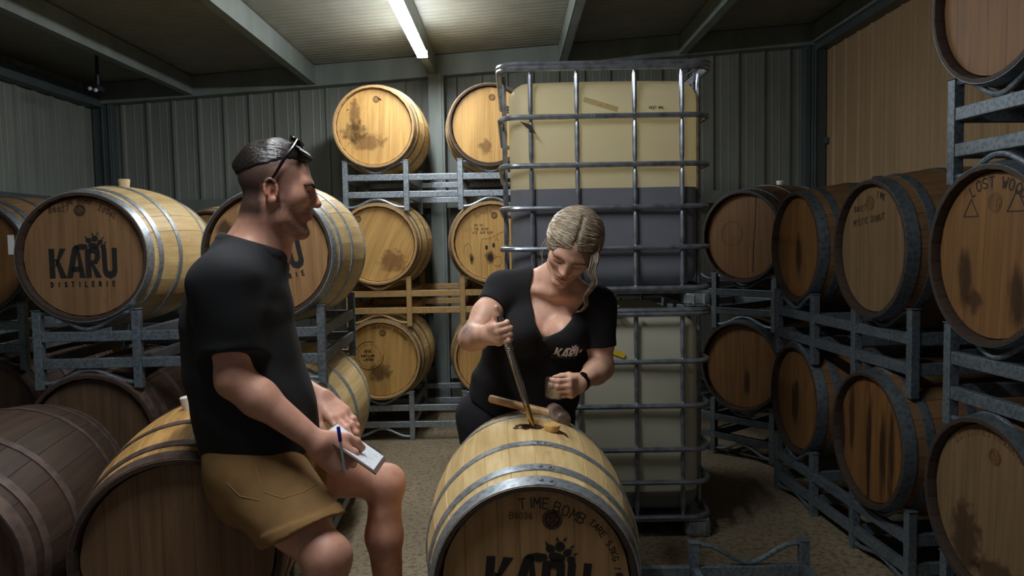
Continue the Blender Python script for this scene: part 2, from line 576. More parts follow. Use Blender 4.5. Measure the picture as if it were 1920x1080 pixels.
HOOPS = [(-0.4555, -0.408), (-0.372, -0.338), (-0.200, -0.168), (0.168, 0.200), (0.338, 0.372), (0.408, 0.4555)]
def hoop_mesh(y0, y1):
    v, f = [], []
    n = 72
    ring = [(y0, 0.0), (y0, 0.0032), ((y0 + y1) / 2, 0.0036), (y1, 0.0032), (y1, 0.0)]
    for (y, h) in ring:
        r = prof_r(y) + h - (0.001 if h == 0 else 0)
        for j in range(n):
            t = 2 * math.pi * j / n
            v.append((r * math.cos(t), y, r * math.sin(t)))
    for k in range(len(ring) - 1):
        for j in range(n):
            f.append((k * n + j, k * n + (j + 1) % n, (k + 1) * n + (j + 1) % n, (k + 1) * n + j))
    me = mesh('hoop', v, f, True)
    bm = bmesh.new(); bm.from_mesh(me)
    bmesh.ops.recalc_face_normals(bm, faces=bm.faces)
    bm.to_mesh(me); bm.free()
    me.set_sharp_from_angle(angle=math.radians(35))
    return me

HY = -BL / 2 + 0.030           # front face of the head
HR = RC - 0.022
def head_boards():
    rnd = random.Random(3)
    xs = [-HR]
    ws = [0.072, 0.095, 0.066, 0.088, 0.074, 0.100, 0.060]
    tot = sum(ws)
    out = []
    x = -HR
    for k, w in enumerate(ws):
        x1 = min(HR, x + w * 2 * HR / tot)
        a, b = x + 0.0004, x1 - 0.0004
        pts = []
        m = 7
        for i in range(m + 1):
            xx = a + (b - a) * i / m
            pts.append((xx, math.sqrt(max(0, HR * HR - xx * xx))))
        for i in range(m + 1):
            xx = b - (b - a) * i / m
            pts.append((xx, -math.sqrt(max(0, HR * HR - xx * xx))))
        y = HY + rnd.uniform(-0.0004, 0.0004)
        n = len(pts)
        v = [(p[0], y, p[1]) for p in pts] + [(p[0], y + 0.018, p[1]) for p in pts]
        f = [tuple(range(n))[::-1], tuple(range(n, 2 * n))] + [(i, (i + 1) % n, n + (i + 1) % n, n + i) for i in range(n)]
        me = mesh('head_board', v, f)
        bm = bmesh.new(); bm.from_mesh(me)
        bmesh.ops.remove_doubles(bm, verts=bm.verts, dist=1e-6)
        bmesh.ops.recalc_face_normals(bm, faces=bm.faces)
        bm.to_mesh(me); bm.free()
        out.append(me)
        x = x1
    return out

def rear_head_mesh():
    mb = MB()
    mb.lathe([(HR, 0.0), (HR, 0.018)], 40, M_=Matrix.Translation((0, BL / 2 - 0.03, 0)) @ Matrix.Rotation(math.radians(90), 4, 'X'))
    return mb.me('rear_head')

BASE = dict(stave=stave_mesh(), hoops=[hoop_mesh(*h) for h in HOOPS], boards=head_boards(), rear=rear_head_mesh())
VARS = {  # stave, head, chime, hoop
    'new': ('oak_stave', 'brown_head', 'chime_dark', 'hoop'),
    'dim': ('oak_stave', 'shaded_head', 'chime_dark', 'hoop'),
    'front': ('oak_stave', 'lit_head', 'chime_dark', 'hoop'),
    'gold': ('oak_stave', 'oak_head', 'chime_pale', 'hoop_brown'),
    'goldpale': ('oak_stave', 'oak_head', 'chime_pale', 'hoop'),
    'golddark': ('oak_stave', 'oak_head', 'chime_dark', 'hoop_brown'),
    'aged': ('aged_stave', 'aged_head', 'chime_dark', 'hoop_grey'),
    'tan': ('aged_stave', 'tan_head', 'chime_dark', 'hoop_grey'),
    'drip': ('aged_stave', 'drip_head', 'chime_dark', 'hoop_grey'),
    'old': ('old_stave', 'old_head', 'chime_dark', 'hoop_rust'),
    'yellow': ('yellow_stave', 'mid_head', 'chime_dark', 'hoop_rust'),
}
VM = {}
def variant(k):
    if k not in VM:
        st, hd, ch, hp = VARS[k]
        def cp(me, mats):
            c = me.copy()
            for i, m in enumerate(mats):
                if i < len(c.materials):
                    c.materials[i] = M[m]
                else:
                    c.materials.append(M[m])
            return c
        VM[k] = (cp(BASE['stave'], (st, ch)), [cp(h, (hp,)) for h in BASE['hoops']], [cp(b, (hd,)) for b in BASE['boards']], cp(BASE['rear'], (hd,)))
    return VM[k]

def bung(parent, mat, y=0.0, r=0.026, h=0.036, name='bung', ang=0.0):
    z = prof_r(y) - 0.006
    M4 = Matrix.Translation((0, 0, RB)) @ Matrix.Rotation(math.radians(ang), 4, 'Y')
    MB().lathe([(r * 0.82, z), (r, z + h), (r * 0.9, z + h + 0.003)], 20, c=(0, y, 0.0), M_=M4).ob(name, M[mat], parent, True)

def barrel(kind, x, y, z, yaw, label, group=None, roll=0.0, headrot=0.0):
    """(x, y, z) is the centre of the front head rim; yaw turns the axis, which points from the front head away along +Y"""
    a = math.radians(yaw)
    cx, cy = x - math.sin(a) * BL / 2, y + math.cos(a) * BL / 2
    root = empty('barrel', (cx, cy, z - RB), rotz(yaw), label, 'barrel', group)
    ax = Vector((0, 0, RB))
    st, hoops, boards, rear = variant(kind)
    for i in range(NST):
        o = bpy.data.objects.new('stave', st)
        o.parent = root
        o.location = ax
        o.rotation_euler = (0, 2 * math.pi * (i + 0.5) / NST + roll, 0)
        COL.objects.link(o)
    for h in hoops:
        o = bpy.data.objects.new('hoop', h)
        o.parent = root
        o.location = ax
        COL.objects.link(o)
    for b in boards:
        o = bpy.data.objects.new('head_board', b)
        o.parent = root
        o.location = ax
        o.rotation_euler = (0, headrot, 0)
        COL.objects.link(o)
    o = bpy.data.objects.new('rear_head', rear)
    o.parent = root
    o.location = ax
    COL.objects.link(o)

    return root

class Parent:
    pass

# --- lettering drawn flat on a head (or shirt): polygons in (x, z), laid on the plane y = py
def strokes_mesh(name, lines, w, T, py):
    """lines: list of polylines in local units; w stroke width; T maps (x, z) -> (x, z)"""
    v, f = [], []
    for ln in lines:
        for k in range(len(ln) - 1):
            a, b = Vector(ln[k]), Vector(ln[k + 1])
            d = b - a
            if d.length < 1e-6:
                continue
            d.normalize()
            nn = Vector((-d.y, d.x)) * w / 2
            e = d * w * 0.25
            i = len(v)
            for p in (a - e + nn, a - e - nn, b + e - nn, b + e + nn):
                q = T(p.x, p.y)
                v.append((q[0], py, q[1]))
            f.append((i, i + 1, i + 2, i + 3))
    return mesh(name, v, f)

GL = {  # single stroke capitals in a 0..0.7 x 0..1 cell
    'A': [[(0, 0), (.3, 1), (.6, 0)], [(.12, .38), (.48, .38)]], 'B': [[(0, 0), (0, 1), (.4, .95), (.5, .75), (.4, .55), (0, .52)], [(.4, .54), (.58, .28), (.4, .02), (0, 0)]],
    'C': [[(.58, .82), (.4, 1), (.15, .92), (0, .5), (.15, .08), (.4, 0), (.58, .18)]], 'D': [[(0, 0), (0, 1), (.35, .95), (.58, .5), (.35, .05), (0, 0)]],
    'E': [[(.52, 1), (0, 1), (0, 0), (.52, 0)], [(0, .52), (.42, .52)]], 'F': [[(.52, 1), (0, 1), (0, 0)], [(0, .52), (.42, .52)]],
    'G': [[(.58, .82), (.4, 1), (.15, .92), (0, .5), (.15, .08), (.4, 0), (.58, .2), (.58, .45), (.35, .45)]], 'I': [[(.3, 0), (.3, 1)]],
    'J': [[(.5, 1), (.5, .2), (.3, 0), (.05, .15)], [(.2, 1), (.6, 1)]], 'K': [[(0, 0), (0, 1)], [(.55, 1), (0, .45), (.58, 0)]], 'L': [[(0, 1), (0, 0), (.5, 0)]],
    'M': [[(0, 0), (.06, 1), (.3, .4), (.54, 1), (.6, 0)]], 'N': [[(0, 0), (0, 1), (.55, 0), (.55, 1)]], 'O': [[(.3, 1), (.08, .85), (0, .5), (.08, .15), (.3, 0), (.52, .15), (.6, .5), (.52, .85), (.3, 1)]],
    'R': [[(0, 0), (0, 1), (.4, .95), (.5, .75), (.4, .52), (0, .48)], [(.25, .5), (.58, 0)]], 'S': [[(.55, .85), (.3, 1), (.05, .85), (.1, .6), (.5, .4), (.55, .15), (.3, 0), (.02, .15)]],
    'T': [[(0, 1), (.6, 1)], [(.3, 1), (.3, 0)]], 'U': [[(0, 1), (.02, .2), (.25, 0), (.5, .2), (.55, 1)]], 'W': [[(0, 1), (.15, 0), (.3, .6), (.45, 0), (.6, 1)]],
    'Y': [[(0, 1), (.3, .5), (.6, 1)], [(.3, .5), (.3, 0)]], 'Z': [[(0, 1), (.55, 1), (0, 0), (.55, 0)]], 'X': [[(0, 0), (.55, 1)], [(0, 1), (.55, 0)]], 'P': [[(0, 0), (0, 1), (.4, .95), (.5, .75), (.4, .52), (0, .48)]],
    'H': [[(0, 0), (0, 1)], [(.55, 0), (.55, 1)], [(0, .5), (.55, .5)]], 'V': [[(0, 1), (.3, 0), (.6, 1)]],
    '0': [[(.3, 1), (.05, .7), (.05, .3), (.3, 0), (.5, .3), (.5, .7), (.3, 1)]], '2': [[(.05, .8), (.3, 1), (.52, .78), (.05, 0), (.55, 0)]], '3': [[(.05, .9), (.35, 1), (.5, .78), (.22, .55), (.52, .3), (.3, 0), (.03, .12)]],
    '5': [[(.5, 1), (.1, 1), (.06, .55), (.35, .62), (.55, .32), (.3, 0), (.03, .1)]], '6': [[(.48, .95), (.15, .7), (.05, .3), (.28, 0), (.52, .25), (.3, .5), (.07, .35)]], '7': [[(.02, 1), (.55, 1), (.2, 0)]],
    '8': [[(.3, .52), (.08, .75), (.3, 1), (.52, .75), (.3, .52), (.04, .25), (.3, 0), (.56, .25), (.3, .52)]], '9': [[(.5, .65), (.25, .5), (.06, .75), (.3, 1), (.5, .75), (.42, 0)]], '1': [[(.1, .8), (.3, 1), (.3, 0)]],
    '4': [[(.42, 0), (.42, 1), (.02, .35), (.58, .35)]], '#': [[(.15, 0), (.25, 1)], [(.4, 0), (.5, 1)], [(0, .33), (.6, .33)], [(.03, .68), (.63, .68)]], '/': [[(0, 0), (.4, 1)]], '?': [[(.05, .8), (.3, 1), (.5, .75), (.28, .45), (.28, .3)], [(.28, .05), (.28, 0)]],
    '-': [[(.05, .5), (.5, .5)]], '.': [[(.25, 0), (.3, .03)]],
}
def text_lines(s, size, rnd=None, gap=0.82):
    out, x = [], 0.0
    for ch in s:
        if ch != ' ':
            j = rnd.uniform(-0.06, 0.06) * size if rnd else 0
            r = rnd.uniform(-0.08, 0.08) if rnd else 0
            for ln in GL[ch]:
                out.append([(x + (p[0] + r * p[1]) * size, p[1] * size + j) for p in ln])
        x += gap * size * (0.6 if ch in 'I1' else 1)
    return out, x

def place_T(x0, z0, ang=0.0, sx=1.0):
    c, s_ = math.cos(ang), math.sin(ang)
    return lambda x, z: (x0 + (x * sx) * c - z * s_, z0 + (x * sx) * s_ + z * c)

def arc_T(radius, a0):
    """writes clockwise along a circle about the head centre, starting at angle a0 (degrees from the top, clockwise)"""
    def T(x, z):
        a = math.radians(a0) + x / radius
        return ((radius + z) * math.sin(a), (radius + z) * math.cos(a))
    return T

PY = HY - 0.0012
def letters(root, lines, w, T, mat, name='lettering', headrot=0.0):
    me = strokes_mesh(name, lines, w, T, PY)
    o = mobj(name, me, M[mat], root, loc=(0, 0, RB), rot=(0, headrot, 0))
    o['kind'] = 'stuff'
    return o

def poly_print(root, polys, mat, name, py=None, headrot=0.0, loc=(0, 0, RB)):
    v, f = [], []
    for p in polys:
        i = len(v)
        v += [(q[0], PY if py is None else py, q[1]) for q in p]
        f.append(tuple(range(i, i + len(p))))
    return mobj(name, mesh(name, v, f), M[mat], root, loc=loc, rot=(0, headrot, 0))

def circ(cx, cz, rx, rz, n=24, rot=0.0):
    c, s_ = math.cos(rot), math.sin(rot)
    out = []
    for k in range(n):
        t = 2 * math.pi * k / n
        x, z = rx * math.cos(t), rz * math.sin(t)
        out.append((cx + x * c - z * s_, cz + x * s_ + z * c))
    return out

def karu_polys():
    """the stencilled name and paw; unit: letter height 1, total width about 2.85, baseline z = 0"""
    P = []
    w = 0.24
    # K
    P += [[(0, 0), (w, 0), (w, 1), (0, 1)], [(w, .38), (.46, 1), (.74, 1), (w + .08, .40)], [(w, .64), (w + .16, .62), (.74, 0), (.46, 0)]]
    # A : back of the paw bends over its top
    P += [[(.72, 0), (.97, 0), (1.28, 1.12), (1.10, 1.14), (1.0, 1.0)], [(1.18, .95), (1.28, 1.12), (1.52, 0), (1.27, 0)], [(.92, .2), (1.36, .2), (1.33, .38), (.97, .38)],
          [(1.02, 1.02), (1.12, 1.16), (1.35, 1.24), (1.62, 1.22), (1.68, 1.06), (1.5, .93), (1.22, .95)]]
    # R
    P += [[(1.54, 0), (1.78, 0), (1.78, .98), (1.58, 1.0), (1.54, .9)], [(1.78, .42), (1.94, .40), (2.22, 0), (1.95, 0)],
          [(1.74, .80), (1.74, 1.02), (2.0, 1.10), (2.16, .94), (2.18, .66), (2.04, .46), (1.78, .40), (1.78, .56), (1.93, .60), (1.96, .76), (1.90, .82)]]
    # U
    P += [[(2.24, .98), (2.46, .98), (2.47, .26), (2.53, .20), (2.50, -.02), (2.34, .05), (2.26, .2)], [(2.53, .20), (2.62, .20), (2.70, -.0), (2.60, -.04), (2.50, -.02)],
          [(2.62, .20), (2.67, .28), (2.68, 1.0), (2.90, 1.0), (2.88, .18), (2.80, .04), (2.70, 0)]]
    # paw
    P += [circ(1.92, 1.12, .24, .17, 18, -.3), circ(1.72, 1.42, .13, .15, 16, .3), circ(1.98, 1.52, .14, .18, 16), circ(2.20, 1.32, .11, .16, 16, -.5), circ(2.32, 1.08, .12, .13, 14, -.4)]
    for (x, z, a) in ((1.60, 1.60, .5), (1.88, 1.78, .25), (2.10, 1.80, -.35), (2.32, 1.56, -.5), (2.42, 1.30, -.7)):
        c, s_ = math.cos(a), math.sin(a)
        P.append([(x + dx * c - dz * s_, z + dx * s_ + dz * c) for dx, dz in ((-.045, -.07), (.045, -.07), (0.02, .10))])
    return P

def karu(root, x0, z0, headrot=0.0, sx=0.101, sz=0.133):
    sq = lambda z: z if z < 0.95 else 0.95 + (z - 0.95) * 0.60
    polys = [[(x0 + p[0] * sx, z0 + sq(p[1]) * sz) for p in q] for q in karu_polys()]
    poly_print(root, polys, 'paint', 'stencil_name', headrot=headrot)
    ln = []
    for i, ch in enumerate('DISTILERIE'):
        l, _ = text_lines(ch, 0.020)
        ln += [[(p[0] * 0.8 + i * sx * 0.292, p[1]) for p in q] for q in l]
    letters(root, ln, 0.0055, place_T(x0 + 0.04 * sx, z0 - 0.038), 'paint', 'stencil_caption', headrot)

def cooper_mark(root, x, z, r=0.022, mat='ink_faint', headrot=0.0):
    lines = [[(x + r * math.cos(t * math.pi / 14), z + r * math.sin(t * math.pi / 14)) for t in range(29)],
             [(x + r * .8 * math.cos(t * math.pi / 14), z + r * .8 * math.sin(t * math.pi / 14)) for t in range(29)],
             [(x + r * .68 * math.cos(t * math.pi / 14), z + r * .68 * math.sin(t * math.pi / 14)) for t in range(29)]]
    l, _ = text_lines('ISC', r * 0.8, gap=0.62)
    lines += [[(x - r * .55 + p[0], z - r * .4 + p[1]) for p in q] for q in l]
    letters(root, lines, r * 0.12, lambda a, b: (a, b), mat, 'cooper_mark', headrot)

def smudge(root, x, z, rx, rz, mat='smudge', lift=0.0004):
    v = [(x - rx, PY - lift, z - rz), (x + rx, PY - lift, z - rz), (x + rx, PY - lift, z + rz), (x - rx, PY - lift, z + rz)]
    return mobj('stain', mesh('stain', v, [(0, 1, 2, 3)]), M[mat], root, loc=(0, 0, RB))

# ------------------------------------------------------------------ racks
def tube_arc(x0, x1, z0, dz, y, r=0.011, flatk=0.16):
    """bar between two posts: short straight ends and a bowed middle"""
    pts = []
    n = 14
    for k in range(n + 1):
        t = k / n
        s_ = min(max((t - flatk * 0.5) / (1 - flatk), 0), 1)
        b = 0.5 - 0.5 * math.cos(2 * math.pi * s_)
        pts.append((x0 + (x1 - x0) * t, y, z0 + dz * b))
    return pts

def rack(x, y, yaw, cz, xs, label, mat='rack_shaded', group='steel barrel racks', lower=True, slots=None, zmin=0.0, front=0.045, rear=0.868):
    """x, y: front head plane point at the rack's origin; cz: height of the barrel centres above; xs: slot centres in the rack's own x"""
    zb0 = max(cz - 0.585, zmin)
    root = empty('barrel_rack', (x, y, zb0), rotz(yaw), label, 'barrel rack', group)
    top = cz - 0.235 - zb0
    w = 0.214
    m = M[mat]
    px = [(s_ + e * w) for s_ in xs for e in (-1, 1)]
    tr, lr = cz - 0.352 - zb0, cz - 0.472 - zb0
    for yy in (front, rear):
        for p in px:
            mb = MB().box((p, yy, top / 2), (0.036, 0.036, top)).box((p, yy, top + 0.002), (0.044, 0.044, 0.004))
            mb.ob('post', m, root, bevel=0.003)
        for (z, h) in ((tr, 0.044), (lr, 0.044)):
            if z < 0.03:
                continue
            for a, b in zip(px[:-1], px[1:]):
                MB().box(((a + b) / 2, yy, z), (b - a - 0.037, 0.030, h)).ob('rail', m, root, bevel=0.003)
        for s_ in xs:
            MB().tube(tube_arc(s_ - w, s_ + w, top - 0.012, -(0.074), yy), 0.010, 8).ob('saddle', m, root, True)
            if lr > 0.05:
                MB().tube(tube_arc(s_ - w, s_ + w, 0.025, lr - 0.022 - 0.025 - 0.008, yy), 0.010, 8).ob('saddle', m, root, True)
    for p in (px[0], px[-1]) if len(px) <= 2 else (px[0], px[1], px[2], px[3]):
        for (z, h) in ((tr, 0.05), (lr, 0.05)):
            if z < 0.03:
                continue
            MB().box((p, (front + rear) / 2, z), (0.026, rear - front - 0.037, h)).ob('side_rail', m, root, bevel=0.003)
    return root

# ------------------------------------------------------------------ stacks of barrels
G_BACK = 'barrels stacked against the back wall'
G_RIGHT = 'barrels along the right wall'
G_LEFT = 'barrels on the left'
rn = random.Random(5)

# back rack, two columns of three
YB0 = 5.40
colx = [(-0.9452, 5.4, 1.41)[0], (-0.1365, 5.4, 1.4146)[0]]
bc = sum(colx) / 2
hs = [colx[0] - bc, colx[1] - bc]
lev = [0.585, 1.405, 2.225]
names = [['barrel with a round printed seal, bottom left of the back rack', 'pale barrel at the bottom right of the back rack, half hidden by the woman'],
         ['clean pale barrel in the middle row of the back rack, left column', 'pale barrel with a pencilled bear face, middle row of the back rack beside the tank'],
         ['golden barrel at the top left of the back rack, smudged at lower left', 'golden barrel at the top of the back rack, partly behind the white tank']]
back = []
for L in range(3):
    for c in range(2):
        k = 'golddark' if (L, c) == (2, 1) else 'gold'
        b = barrel(k, colx[c], YB0, lev[L], 0, names[L][c], G_BACK, roll=rn.random(), headrot=(0.45 if (L, c) == (1, 0) else rn.uniform(-.05, .05)))
        cooper_mark(b, *(((0.02, 0.19), (-0.13, 0.18))[L == 1 and c == 0]))
        back.append(b)
rack(bc, YB0, 0, lev[0], hs, 'galvanised floor rack under the bottom row of the back wall barrels', 'rack')
rack(bc, YB0, 0, lev[1], hs, 'tan painted rack between the bottom and middle rows at the back wall', 'rack_tan')
rack(bc, YB0, 0, lev[2], hs, 'bright galvanised rack under the two topmost barrels at the back wall', 'rack')
# marks on the back heads
b = back[0]
cz = -0.02
ln = [[(-0.08 + 0.10 * math.cos(t * math.pi / 20), 0.03 + 0.10 * math.sin(t * math.pi / 20)) for t in range(8, 41)]]
for k in range(26):
    t = 2 * math.pi * k / 26
    ln.append([(-0.08 + 0.078 * math.cos(t), 0.03 + 0.078 * math.sin(t)), (-0.08 + 0.084 * math.cos(t), 0.03 + 0.084 * math.sin(t))])
l, _ = text_lines('1055', 0.018); ln += [[(p[0] - 0.115, p[1] + 0.052) for p in q] for q in l]
l, _ = text_lines('DISTILLER', 0.014); ln += [[(p[0] - 0.135, p[1] + 0.022) for p in q] for q in l]
l, _ = text_lines('LIMITED', 0.014); ln += [[(p[0] - 0.12, p[1] - 0.005) for p in q] for q in l]
letters(b, ln, 0.004, lambda x, z: (x, z), 'ink', 'printed_seal')
l, _ = text_lines('KENTUCKY BOURBON', 0.02)
letters(b, l, 0.004, arc_T(0.225, -12), 'ink_faint')
smudge(b, -0.01, -0.09, 0.10, 0.08)
b = back[2]
l, _ = text_lines('CASK', 0.022, rn)
letters(b, l, 0.004, arc_T(0.225, -60), 'ink')
b = back[3]
l, _ = text_lines('SUMMER', 0.026, rn)
letters(b, l, 0.0025, arc_T(0.205, -33), 'ink_faint')
ln = []
for s_, (x, z) in (('OH NO', (-0.12, 0.115)), ('THE BEAR', (-0.125, 0.088)), ('ATE OUR RUM', (-0.135, 0.062))):
    l, _ = text_lines(s_, 0.016, rn)
    ln += [[(p[0] + x, p[1] + z) for p in q] for q in l]
letters(b, ln, 0.0022, lambda x, z: (x, z), 'ink')
bear = [[(-.075, -.25), (-.08, -.05), (-.07, .025), (-.01, .03), (.03, .05), (.08, .075), (.13, .06)], [(-.2, -.08), (-.195, -.03), (-.17, .0), (-.15, -.02), (-.14, -.06), (-.16, -.1)],
        [(.0, -.12), (.03, -.10), (.06, -.10), (.07, -.14), (.05, -.17), (.01, -.16), (0, -.12)], [(.02, .01), (.03, .03), (.05, .01)]]
letters(b, bear, 0.0022, lambda x, z: (x, z), 'ink_faint', 'bear_doodle')
poly_print(b, [circ(-0.038, -0.035, .010, .017, 14), circ(.012, -0.02, .010, .017, 14), circ(-.012, -.105, .020, .026, 16), circ(-.145, -.115, .008, .018, 12)], 'ink', 'doodle_eyes')['kind'] = 'stuff'
b = back[4]
smudge(b, -0.13, -0.03, 0.11, 0.09)
smudge(b, -0.05, -0.10, 0.16, 0.08, 'smudge_light')
smudge(b, -0.13, 0.08, 0.05, 0.16, 'smudge_light')
smudge(back[5], -0.03, -0.15, 0.06, 0.06, 'smudge_light')
smudge(back[3], -0.012, -0.10, 0.05, 0.06)
smudge(back[3], -0.145, -0.115, 0.02, 0.05)
smudge(back[2], 0.1, -0.12, 0.12, 0.10, 'smudge_light')
poly_print(b, [[(0.03, .195), (.045, .20), (.06, .185), (.05, .18)], circ(-.18, .12, .006, .004, 8)], 'ink', 'marks')['kind'] = 'stuff'

# the two stencilled barrels behind the man, and the stack below them
KY = 3.36
kx = [(-1.8805, 3.36, 1.3781)[0], (-1.0697, 3.36, 1.3686)[0]]
kc = sum(kx) / 2
kh = [kx[0] - kc, kx[1] - kc]
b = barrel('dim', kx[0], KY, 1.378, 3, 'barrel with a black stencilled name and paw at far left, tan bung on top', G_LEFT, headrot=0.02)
karu(b, -0.152, -0.092)
cooper_mark(b, -0.01, 0.205, 0.024, 'ink')
l, _ = text_lines('B8027', 0.022, rn); letters(b, l, 0.003, place_T(-0.14, 0.195, 0.1), 'ink')
l, _ = text_lines('TIME BOMB', 0.018, rn); letters(b, l, 0.0025, arc_T(0.235, -20), 'ink')
l, _ = text_lines('2056L', 0.022, rn); letters(b, l, 0.003, arc_T(0.215, 18), 'ink')
bung(b, 'bung_tan', 0, 0.028, 0.042)
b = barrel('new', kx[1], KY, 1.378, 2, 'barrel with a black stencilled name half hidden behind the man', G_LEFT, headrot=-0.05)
karu(b, -0.147, -0.088, headrot=-0.21)
cooper_mark(b, -0.03, 0.205, 0.024, 'ink')
smudge(b, -0.19, 0.11, 0.06, 0.06, 'smudge_drip')
barrel('old', kx[0], KY, 0.573, 3, 'dark old barrel on the floor rack under the far left stencilled barrel', G_LEFT)
barrel('goldpale', kx[1], KY, 0.573, 2, 'pale barrel on the floor behind the man, with chalky white hoops', G_LEFT)
rack(kc, KY, 2.5, 1.378, kh, 'grey rack under the two stencilled barrels behind the man')
rack(kc, KY, 2.5, 0.573, kh, 'floor rack under the dark and the pale barrel behind the man')

# older stack behind it against the left part of the back wall
BX = -2.34
for L, z in ((0, 0.53), (1, 1.36)):
    for c, dx in ((0, -0.35), (1, 0.35)):
        if (L, c) == (1, 0):
            continue
        nm = [['dim barrel seen through the rack under the far left stencilled barrel', 'dim barrel on the floor behind the stencilled barrels, right of the pair'],
              ['dim barrel hidden behind the far left stencilled barrel', 'dim barrel top with a tan bung, seen between the two stencilled barrels']][L][c]
        b = barrel('golddark', BX + dx, 5.05, z, 0, nm, G_LEFT, roll=rn.random())
        bung(b, 'bung_tan', 0, 0.028, 0.034)
rack(BX, 5.05, 0, 0.53, [-0.35, 0.35], 'dim floor rack in the dark left back corner')
rack(BX, 5.05, 0, 1.36, [-0.35, 0.35], 'dim upper rack in the dark left back corner')

# single stack cut by the left edge of the frame
b = barrel('aged', -2.75, 3.92, 1.375, 0, 'barrel cut by the left frame edge, with a white paper label', G_LEFT)
MB().box((0.186, PY - 0.001, 0.065 + RB), (0.034, 0.0015, 0.10)).ob('paper_label', M['white_print'], b)
barrel('old', -2.75, 3.92, 0.57, 0, 'dark reddish barrel low at the left frame edge, below the labelled one', G_LEFT)
rack(-2.75, 3.92, 0, 1.375, [0], 'single rack between the two barrels at the left frame edge')
rack(-2.75, 3.92, 0, 0.57, [0], 'single floor rack at the left frame edge')

# the pair on the floor rack in the left foreground
FX, FY, FYAW = -0.95, 2.10, 11.0
ca, sa = math.cos(math.radians(FYAW)), math.sin(math.radians(FYAW))
sit = barrel('yellow', FX, FY, 0.545, FYAW, 'old barrel with rusty hoops that the man sits on', G_LEFT, roll=0.05)
bung(sit, 'bung_white', 0, 0.024, 0.045, ang=-8.5)
barrel('old', FX - 0.672 * ca, FY - 0.672 * sa, 0.545, FYAW, 'dark barrel with rusty hoops in the left foreground corner', G_LEFT)
rack(FX - 0.336 * ca, FY - 0.336 * sa, FYAW, 0.545, [-0.336, 0.336], 'low floor rack under the two rusty hooped foreground barrels')

# the barrel being sampled, front centre
FBX, FBY, FBZ = 0.052, 2.045, 0.47
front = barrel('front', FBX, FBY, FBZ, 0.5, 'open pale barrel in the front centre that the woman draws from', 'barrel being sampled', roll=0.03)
karu(front, -0.142, -0.064, headrot=0.10)
rr = random.Random(11)
l, _ = text_lines('TIME', 0.029, rr); letters(front, l, 0.0030, arc_T(0.212, -11), 'ink')
l, _ = text_lines('BOMB', 0.029, rr); letters(front, l, 0.0030, arc_T(0.206, 14), 'ink')
l, _ = text_lines('B8036', 0.019, rr, 0.7); letters(front, l, 0.0024, place_T(-0.070, 0.182, -0.02), 'ink_faint')
poly_print(front, [circ(0.048, 0.178, 0.021, 0.021)], 'mark_red', 'cooper_disc', py=PY + 0.0004)
cooper_mark(front, 0.048, 0.178, 0.026, 'ink')
l, _ = text_lines('TARE 53KG /', 0.018, rr); letters(front, l, 0.0026, arc_T(0.222, 42), 'ink')
l, _ = text_lines('#78', 0.020, rr); letters(front, l, 0.0030, arc_T(0.222, 84), 'ink')
# rivets and the lapped ends of the hoops, on top
for hi, (y0, y1) in enumerate(HOOPS[:3]):
    ym = (y0 + y1) / 2
    for k, a in enumerate((0.06, 0.15) if hi < 2 else (0.05, 0.12)):
        r = prof_r(ym) + 0.0042
        mt = Matrix.Translation((0, ym, RB)) @ Matrix.Rotation(a, 4, 'Y') @ Matrix.Translation((0, 0, r))
        MB().lathe([(0.0085, 0), (0.0072, 0.0030), (0.002, 0.0042)], 12, M_=mt).ob('rivet', M['hoop'], front, True)
    v, f = [], []
    for i in range(8):
        a = 0.0 + 0.20 * i / 7
        for j, yy in enumerate((y0 + 0.001, (y0 + y1) / 2, y1 - 0.001)):
            yy2 = yy if i < 7 else (y0 + y1) / 2 + (yy - (y0 + y1) / 2) * 0.5
            r = prof_r(yy2) + 0.0043
            v.append((r * math.sin(a), yy2, r * math.cos(a) + RB))
    for i in range(7):
        for j in range(2):
            f.append((i * 3 + j, i * 3 + j + 1, (i + 1) * 3 + j + 1, (i + 1) * 3 + j))
    o = mobj('hoop_lap', mesh('hoop_lap', v, f, False), M['hoop'], front)
    md = o.modifiers.new('s', 'SOLIDIFY'); md.thickness = 0.0005
# bung hole and the wet patch about it
def on_top(root, pts, lift, name, mat, center=(0, 0)):
    v = []
    for (x, y) in [center] + pts:
        r = prof_r(y) + lift
        a = x / r
        v.append((r * math.sin(a), y, r * math.cos(a) + RB))
    n = len(pts)
    return mobj(name, mesh(name, v, [(0, 1 + k, 1 + (k + 1) % n) for k in range(n)], True), M[mat], root)
wob = random.Random(2)
on_top(front, [((0.05 + wob.uniform(-.012, .014)) * math.cos(2 * math.pi * k / 22) - 0.005, (0.034 + wob.uniform(-.008, .01)) * math.sin(2 * math.pi * k / 22)) for k in range(22)], 0.0006, 'wet_stain', 'wine_stain')
on_top(front, [(0.024 * math.cos(2 * math.pi * k / 24), 0.024 * math.sin(2 * math.pi * k / 24)) for k in range(24)], 0.0012, 'bung_hole', 'black_hole')
on_top(front, [((0.085 + wob.uniform(-.02, .02)) * math.cos(2 * math.pi * k / 20) - 0.03, (0.03 + wob.uniform(-.008, .01)) * math.sin(2 * math.pi * k / 20) + 0.33) for k in range(20)], 0.0006, 'wet_stain', 'wine_stain', (-.03, .33))
on_top(front, [(0.055, -0.005), (0.10, 0.0), (0.125, -0.02), (0.13, -0.06), (0.124, -0.06), (0.118, -0.025), (0.095, -0.012)], 0.0006, 'wet_stain', 'wine_stain', (0.1, -0.007))
rack(FBX, FBY, 0.5, FBZ, [0.0, 0.86], 'low galvanised floor rack under the open barrel, its right cradle empty')

